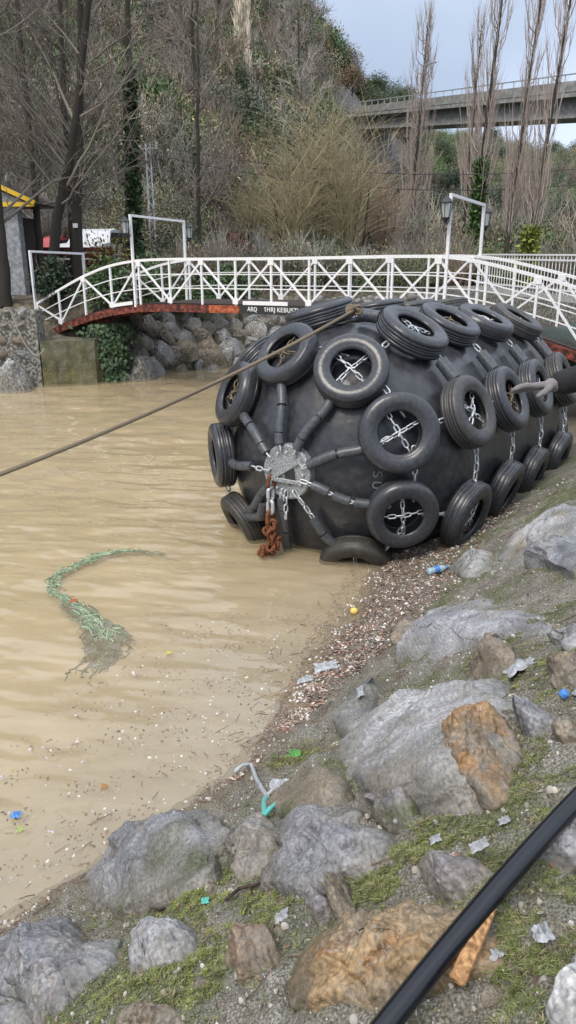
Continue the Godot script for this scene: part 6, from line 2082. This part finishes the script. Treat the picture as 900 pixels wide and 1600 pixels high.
# ------------------------------------------------------------------ the pointing person at the right edge
func skin_of(bones: Array, cell: float, blend: float) -> MB:   # surface nets round tapered bones: [from, to, radius, radius]
	var lo := Vector3.ONE * 1e9
	var hi := -lo
	for b in bones:
		var rr := maxf(b[2], b[3]) + blend * 3.0
		lo = lo.min(b[0] - Vector3.ONE * rr).min(b[1] - Vector3.ONE * rr)
		hi = hi.max(b[0] + Vector3.ONE * rr).max(b[1] + Vector3.ONE * rr)
	var nx := int(ceil((hi.x - lo.x) / cell)) + 2
	var ny := int(ceil((hi.y - lo.y) / cell)) + 2
	var nz := int(ceil((hi.z - lo.z) / cell)) + 2
	var f := PackedFloat32Array()
	f.resize(nx * ny * nz)
	for b in bones:
		var p: Vector3 = b[0]
		var e: Vector3 = b[1] - p
		var l2 := maxf(e.length_squared(), 1e-9)
		var r0: float = b[2]
		var r1: float = b[3]
		var rr := maxf(r0, r1) + blend * 4.0
		var a := ((p.min(b[1]) - Vector3.ONE * rr - lo) / cell).max(Vector3.ZERO)
		var z := (p.max(b[1]) + Vector3.ONE * rr - lo) / cell
		for k in range(int(a.z), mini(int(z.z) + 1, nz)):
			for j in range(int(a.y), mini(int(z.y) + 1, ny)):
				for i in range(int(a.x), mini(int(z.x) + 1, nx)):
					var w := lo + Vector3(i, j, k) * cell - p
					var t := clampf(w.dot(e) / l2, 0.0, 1.0)
					f[(k * ny + j) * nx + i] += exp(-((w - e * t).length() - lerpf(r0, r1, t)) / blend)
	for k in f.size(): f[k] = 1.0 - f[k] if f[k] < 3.0 else -2.0
	var m := MB.new()
	var at := {}
	for k in nz - 1:
		for j in ny - 1:
			for i in nx - 1:
				var base := (k * ny + j) * nx + i
				var c := [f[base], f[base + 1], f[base + nx], f[base + nx + 1], f[base + nx * ny], f[base + nx * ny + 1], f[base + nx * ny + nx], f[base + nx * ny + nx + 1]]
				var neg := 0
				for q in c: if q < 0.0: neg += 1
				if neg == 0 or neg == 8: continue
				var sum := Vector3.ZERO
				var n := 0
				for ed in [[0, 1], [2, 3], [4, 5], [6, 7], [0, 2], [1, 3], [4, 6], [5, 7], [0, 4], [1, 5], [2, 6], [3, 7]]:
					var u: float = c[ed[0]]
					var v: float = c[ed[1]]
					if (u < 0.0) != (v < 0.0):
						var s := u / (u - v)
						var pa := Vector3(ed[0] & 1, (ed[0] >> 1) & 1, ed[0] >> 2)
						var pb := Vector3(ed[1] & 1, (ed[1] >> 1) & 1, ed[1] >> 2)
						sum += pa.lerp(pb, s)
						n += 1
				at[base] = m.p(lo + (Vector3(i, j, k) + sum / n) * cell)
	var sx := 1
	var sy := nx
	var sz := nx * ny
	for base in at:
		for ax in [[sx, sy, sz], [sy, sz, sx], [sz, sx, sy]]:
			var u: float = f[base]
			var v: float = f[base + ax[0]]
			if (u < 0.0) == (v < 0.0): continue
			var b1: int = base - ax[1]
			var b2: int = base - ax[1] - ax[2]
			var b3: int = base - ax[2]
			if not (at.has(b1) and at.has(b2) and at.has(b3)): continue
			if u < 0.0: m.quad(at[base], at[b3], at[b2], at[b1])
			else: m.quad(at[base], at[b1], at[b2], at[b3])
	return m

func build_person() -> void:
	var g := on_bank(1.9, -2.95).y
	var root := thing("person", "person in a black jacket pointing at the fender with a grey gloved hand", "person", Vector3(1.9, g, -2.95))
	# joints relative to the feet; the person faces left, towards -x
	var sh_r := Vector3(-0.02, 1.40, -0.19)
	var wrist := Vector3(1.04, 2.815, -2.9) - root.position
	var elbow := sh_r.lerp(wrist, 0.53) + Vector3(0.0, -0.05, -0.02)
	var sh_l := Vector3(0.0, 1.42, 0.19)
	var el_l := Vector3(0.07, 1.14, 0.26)
	var wr_l := Vector3(-0.08, 0.92, 0.25)
	var hip_r := Vector3(0, 0.92, -0.09)
	var hip_l := Vector3(0, 0.92, 0.09)
	var kn_r := Vector3(-0.06, 0.49, -0.11)
	var kn_l := Vector3(0.01, 0.49, 0.12)
	var an_r := Vector3(-0.03, 0.08, -0.12)
	var an_l := Vector3(0.06, 0.08, 0.14)
	var head := Vector3(-0.05, 1.67, 0.0)
	var torso := [[Vector3(0, 0.95, 0), Vector3(0, 1.15, 0), 0.135, 0.13], [Vector3(0, 1.15, 0), Vector3(0, 1.36, 0), 0.13, 0.145], [Vector3(0, 1.36, -0.1), Vector3(0, 1.36, 0.1), 0.105, 0.105]]
	var bones := torso.duplicate()
	bones.append_array([[Vector3(0, 1.42, 0), Vector3(-0.03, 1.56, 0), 0.06, 0.055], [Vector3(-0.035, 1.68, 0), Vector3(-0.02, 1.70, 0), 0.088, 0.092], [Vector3(-0.06, 1.62, 0), Vector3(-0.085, 1.585, 0), 0.06, 0.035], [Vector3(-0.125, 1.66, 0), Vector3(-0.142, 1.635, 0), 0.012, 0.016],
		[Vector3(-0.02, 1.65, 0.092), Vector3(-0.015, 1.69, 0.095), 0.012, 0.016], [Vector3(-0.02, 1.65, -0.092), Vector3(-0.015, 1.69, -0.095), 0.012, 0.016],
		[sh_r, elbow, 0.055, 0.043], [elbow, wrist, 0.043, 0.028], [sh_l, el_l, 0.055, 0.043], [el_l, wr_l, 0.043, 0.03], [wr_l, wr_l + Vector3(-0.03, -0.09, 0), 0.035, 0.028],
		[hip_r, kn_r, 0.085, 0.058], [kn_r, an_r, 0.056, 0.04], [hip_l, kn_l, 0.085, 0.058], [kn_l, an_l, 0.056, 0.04]])
	part("body", skin_of(bones, 0.014, 0.012).mesh(), mats.skin, root)
	var coat := []
	for b in torso: coat.append([b[0], b[1], float(b[2]) + 0.03, float(b[3]) + 0.03])
	coat.append_array([[Vector3(0, 0.84, 0), Vector3(0, 1.0, 0), 0.165, 0.16], [Vector3(0, 1.42, 0), Vector3(-0.01, 1.5, 0), 0.085, 0.075], [sh_r, elbow, 0.082, 0.066], [elbow, wrist + (elbow - wrist).normalized() * 0.03, 0.066, 0.047], [sh_l, el_l, 0.082, 0.066], [el_l, wr_l, 0.066, 0.048]])
	var cm := skin_of(coat, 0.012, 0.012)
	for k in cm.v.size():
		var p := cm.v[k]
		cm.v[k] += Vector3(0, 1, 0) * 0.005 * n_fine.get_noise_3dv(p * 2.6) + Vector3(0, 0, 1) * 0.006 * n_mid.get_noise_3dv(p * 9.0)
	part("jacket", cm.mesh(), mats.cloth_black, root)
	part("trousers", skin_of([[hip_r, kn_r, 0.105, 0.078], [kn_r, an_r, 0.078, 0.068], [hip_l, kn_l, 0.105, 0.078], [kn_l, an_l, 0.078, 0.068], [Vector3(0, 0.95, -0.05), Vector3(0, 0.95, 0.05), 0.13, 0.13]], 0.014, 0.012).mesh(), mats.cloth_trousers, root)
	for e in [an_r, an_l]:
		part("boot", skin_of([[e + Vector3(0, 0.08, 0), e, 0.062, 0.056], [e + Vector3(0.02, -0.02, 0), e + Vector3(-0.13, -0.045, 0), 0.052, 0.042]], 0.012, 0.01).mesh(), mats.boot, root)
	part("hair", skin_of([[Vector3(-0.02, 1.725, 0), Vector3(0.01, 1.71, 0), 0.094, 0.095], [Vector3(0.04, 1.68, 0), Vector3(0.045, 1.63, 0), 0.07, 0.055]], 0.012, 0.01).mesh(), mats.hair, root)
	# the knitted work glove: palm, pointing index finger, thumb held off below, three fingers curled in
	var fw := (Vector3(0.9, 2.80, -2.895) - Vector3(1.055, 2.815, -2.9)).normalized()
	var dn := Vector3(0, -1, 0.35).normalized()
	dn = (dn - fw * dn.dot(fw)).normalized()      # towards the palm side
	var th := dn.cross(fw).normalized()            # across the hand
	if th.z < 0.0: th = -th                        # the thumb side faces the water
	var w := wrist
	var fin := func(a: Vector3, parts: Array) -> Array:
		var out: Array = []
		var p := a
		for s in parts:
			var d: Vector3 = (fw * float(s[0]) + dn * float(s[1]) + th * float(s[2])).normalized()
			out.append([p, p + d * float(s[3]), s[4], s[5]])
			p = p + d * float(s[3])
		return out
	var k0 := w + fw * 0.095
	var hb: Array = [[w - fw * 0.02, w + fw * 0.02, 0.031, 0.03]]
	for e in [0.026, 0.009, -0.009, -0.025]: hb.append([w + fw * 0.02 + th * float(e) * 0.8, k0 + th * float(e) - fw * absf(float(e)) * 0.25, 0.0165, 0.0145])
	hb.append_array(fin.call(k0 + th * 0.027, [[1.0, -0.12, 0.05, 0.042, 0.0125, 0.0115], [1.0, 0.12, 0.0, 0.026, 0.0115, 0.0105], [1.0, 0.42, 0.0, 0.022, 0.0105, 0.009]]))
	hb.append_array(fin.call(k0 + th * 0.008, [[1.0, -0.1, 0.0, 0.044, 0.0128, 0.0118], [1.0, 0.1, 0.0, 0.029, 0.0118, 0.011], [1.0, 0.4, 0.0, 0.022, 0.011, 0.0095]]))
	hb.append_array(fin.call(k0 - th * 0.011, [[1.0, -0.05, 0.0, 0.04, 0.0122, 0.0115], [1.0, 0.2, 0.0, 0.027, 0.0115, 0.0105], [1.0, 0.5, 0.0, 0.02, 0.0105, 0.009]]))
	hb.append_array(fin.call(k0 - th * 0.028 - fw * 0.008, [[1.0, 0.0, -0.1, 0.032, 0.0112, 0.0105], [1.0, 0.25, 0.0, 0.021, 0.0105, 0.0095], [1.0, 0.5, 0.0, 0.016, 0.0095, 0.0085]]))
	hb.append_array(fin.call(w + fw * 0.03 + th * 0.022 + dn * 0.008, [[0.6, 0.45, 0.75, 0.036, 0.0175, 0.014], [0.85, 0.5, 0.3, 0.032, 0.0135, 0.012], [0.95, 0.42, 0.08, 0.026, 0.012, 0.0095]]))
	hb.append([w - fw * 0.046, w - fw * 0.015, 0.031, 0.031])
	var gm := skin_of(hb, 0.0032, 0.0032)
	for k in gm.v.size(): gm.v[k] = w + (gm.v[k] - w) * 0.88
	for k in gm.v.size():
		var d := (gm.v[k] - w).dot(fw)
		var back := -(gm.v[k] - w - fw * d).dot(dn)
		var c := Color(0.36, 0.33, 0.335)
		if back > 0.012 and d > 0.02 and d < 0.11: c = mixc(c, Color(0.5, 0.37, 0.4), 0.2 + 0.5 * n_mid.get_noise_3dv(gm.v[k] * 30.0))
		if d < -0.012 and d > -0.05: c = Color(0.5, 0.17, 0.23)
		elif d < -0.008: c = Color(0.34, 0.3, 0.31)
		gm.c[k] = c
	part("glove", gm.mesh(true), mats.glove_knit, root)
	var gl2 := skin_of([[wr_l + Vector3(0.01, 0.03, 0), wr_l + Vector3(-0.03, -0.08, 0), 0.038, 0.034], [wr_l + Vector3(-0.035, -0.08, 0.02), wr_l + Vector3(-0.04, -0.15, 0.02), 0.013, 0.01], [wr_l + Vector3(-0.03, -0.085, 0.0), wr_l + Vector3(-0.03, -0.165, 0.0), 0.013, 0.01], [wr_l + Vector3(-0.03, -0.085, -0.02), wr_l + Vector3(-0.025, -0.155, -0.02), 0.013, 0.01], [wr_l + Vector3(-0.02, -0.08, -0.03), wr_l + Vector3(-0.015, -0.13, -0.035), 0.012, 0.009], [wr_l + Vector3(-0.045, -0.03, 0.01), wr_l + Vector3(-0.08, -0.09, 0.02), 0.015, 0.01]], 0.006, 0.004)
	gl2.col = Color(0.24, 0.22, 0.22)
	for k in gl2.c.size(): gl2.c[k] = Color(0.24, 0.22, 0.22)
	part("glove", gl2.mesh(true), mats.glove_knit, root)

# ------------------------------------------------------------------ the scene
func cloud_cover() -> ImageTexture:
	var f := noise(71, 1.1, 5)
	var im := Image.create(512, 256, false, Image.FORMAT_RGBAF)
	for j in 256:
		var lat := PI * (0.5 - (j + 0.5) / 256.0)
		for i in 512:
			var lon := TAU * (i + 0.5) / 512.0
			var d := Vector3(cos(lat) * cos(lon), sin(lat) * 2.2, cos(lat) * sin(lon))
			var c := clampf(0.5 + 1.1 * f.get_noise_3dv(d), 0.0, 1.0)
			im.set_pixel(i, j, Color(0.93, 0.96, 1.0, c * c * (3.0 - 2.0 * c) if lat > 0.0 else 0.0))
	return ImageTexture.create_from_image(im)

func _ready() -> void:
	var cam := Camera3D.new()
	cam.name = "camera"
	cam.position = Vector3(0, 3.3, 0)
	cam.rotation_degrees = Vector3(-19.2, 0, 0)
	cam.fov = 69.0
	cam.near = 0.05
	cam.far = 1200.0
	add_child(cam)
	var sky := ProceduralSkyMaterial.new()
	sky.sky_top_color = Color(0.87, 0.90, 0.95)
	sky.sky_horizon_color = Color(0.42, 0.49, 0.59)
	sky.sky_curve = 0.6
	sky.ground_bottom_color = Color(0.22, 0.2, 0.17)
	sky.ground_horizon_color = Color(0.4, 0.38, 0.34)
	sky.sky_cover = cloud_cover()
	sky.sky_cover_modulate = Color(0.56, 0.565, 0.58)
	sky.sun_angle_max = 1.0
	var e := Environment.new()
	e.background_mode = Environment.BG_SKY
	e.sky = Sky.new()
	e.sky.sky_material = sky
	e.tonemap_mode = Environment.TONE_MAPPER_LINEAR
	e.tonemap_exposure = 1.9
	e.sdfgi_enabled = true
	e.ssao_enabled = true
	e.ssil_enabled = true
	var we := WorldEnvironment.new()
	we.name = "environment"
	we.environment = e
	add_child(we)
	var sun := DirectionalLight3D.new()
	sun.name = "sun"
	sun.light_color = Color(1.0, 0.97, 0.93)
	sun.light_energy = 0.5
	sun.light_angular_distance = 25.0
	sun.shadow_enabled = true
	sun.rotation_degrees = Vector3(-55, -32, 0)
	add_child(sun)
	rng.seed = 5
	make_materials()
	var t0 := Time.get_ticks_msec()
	for step in [build_ground, build_far_bank, build_bridge, build_fender, build_mooring_rope, build_rocks, build_hillside_plants, build_near_trees, build_far_things, build_litter, build_small_things, build_person]:
		step.call()
		print(step.get_method(), " ", Time.get_ticks_msec() - t0)
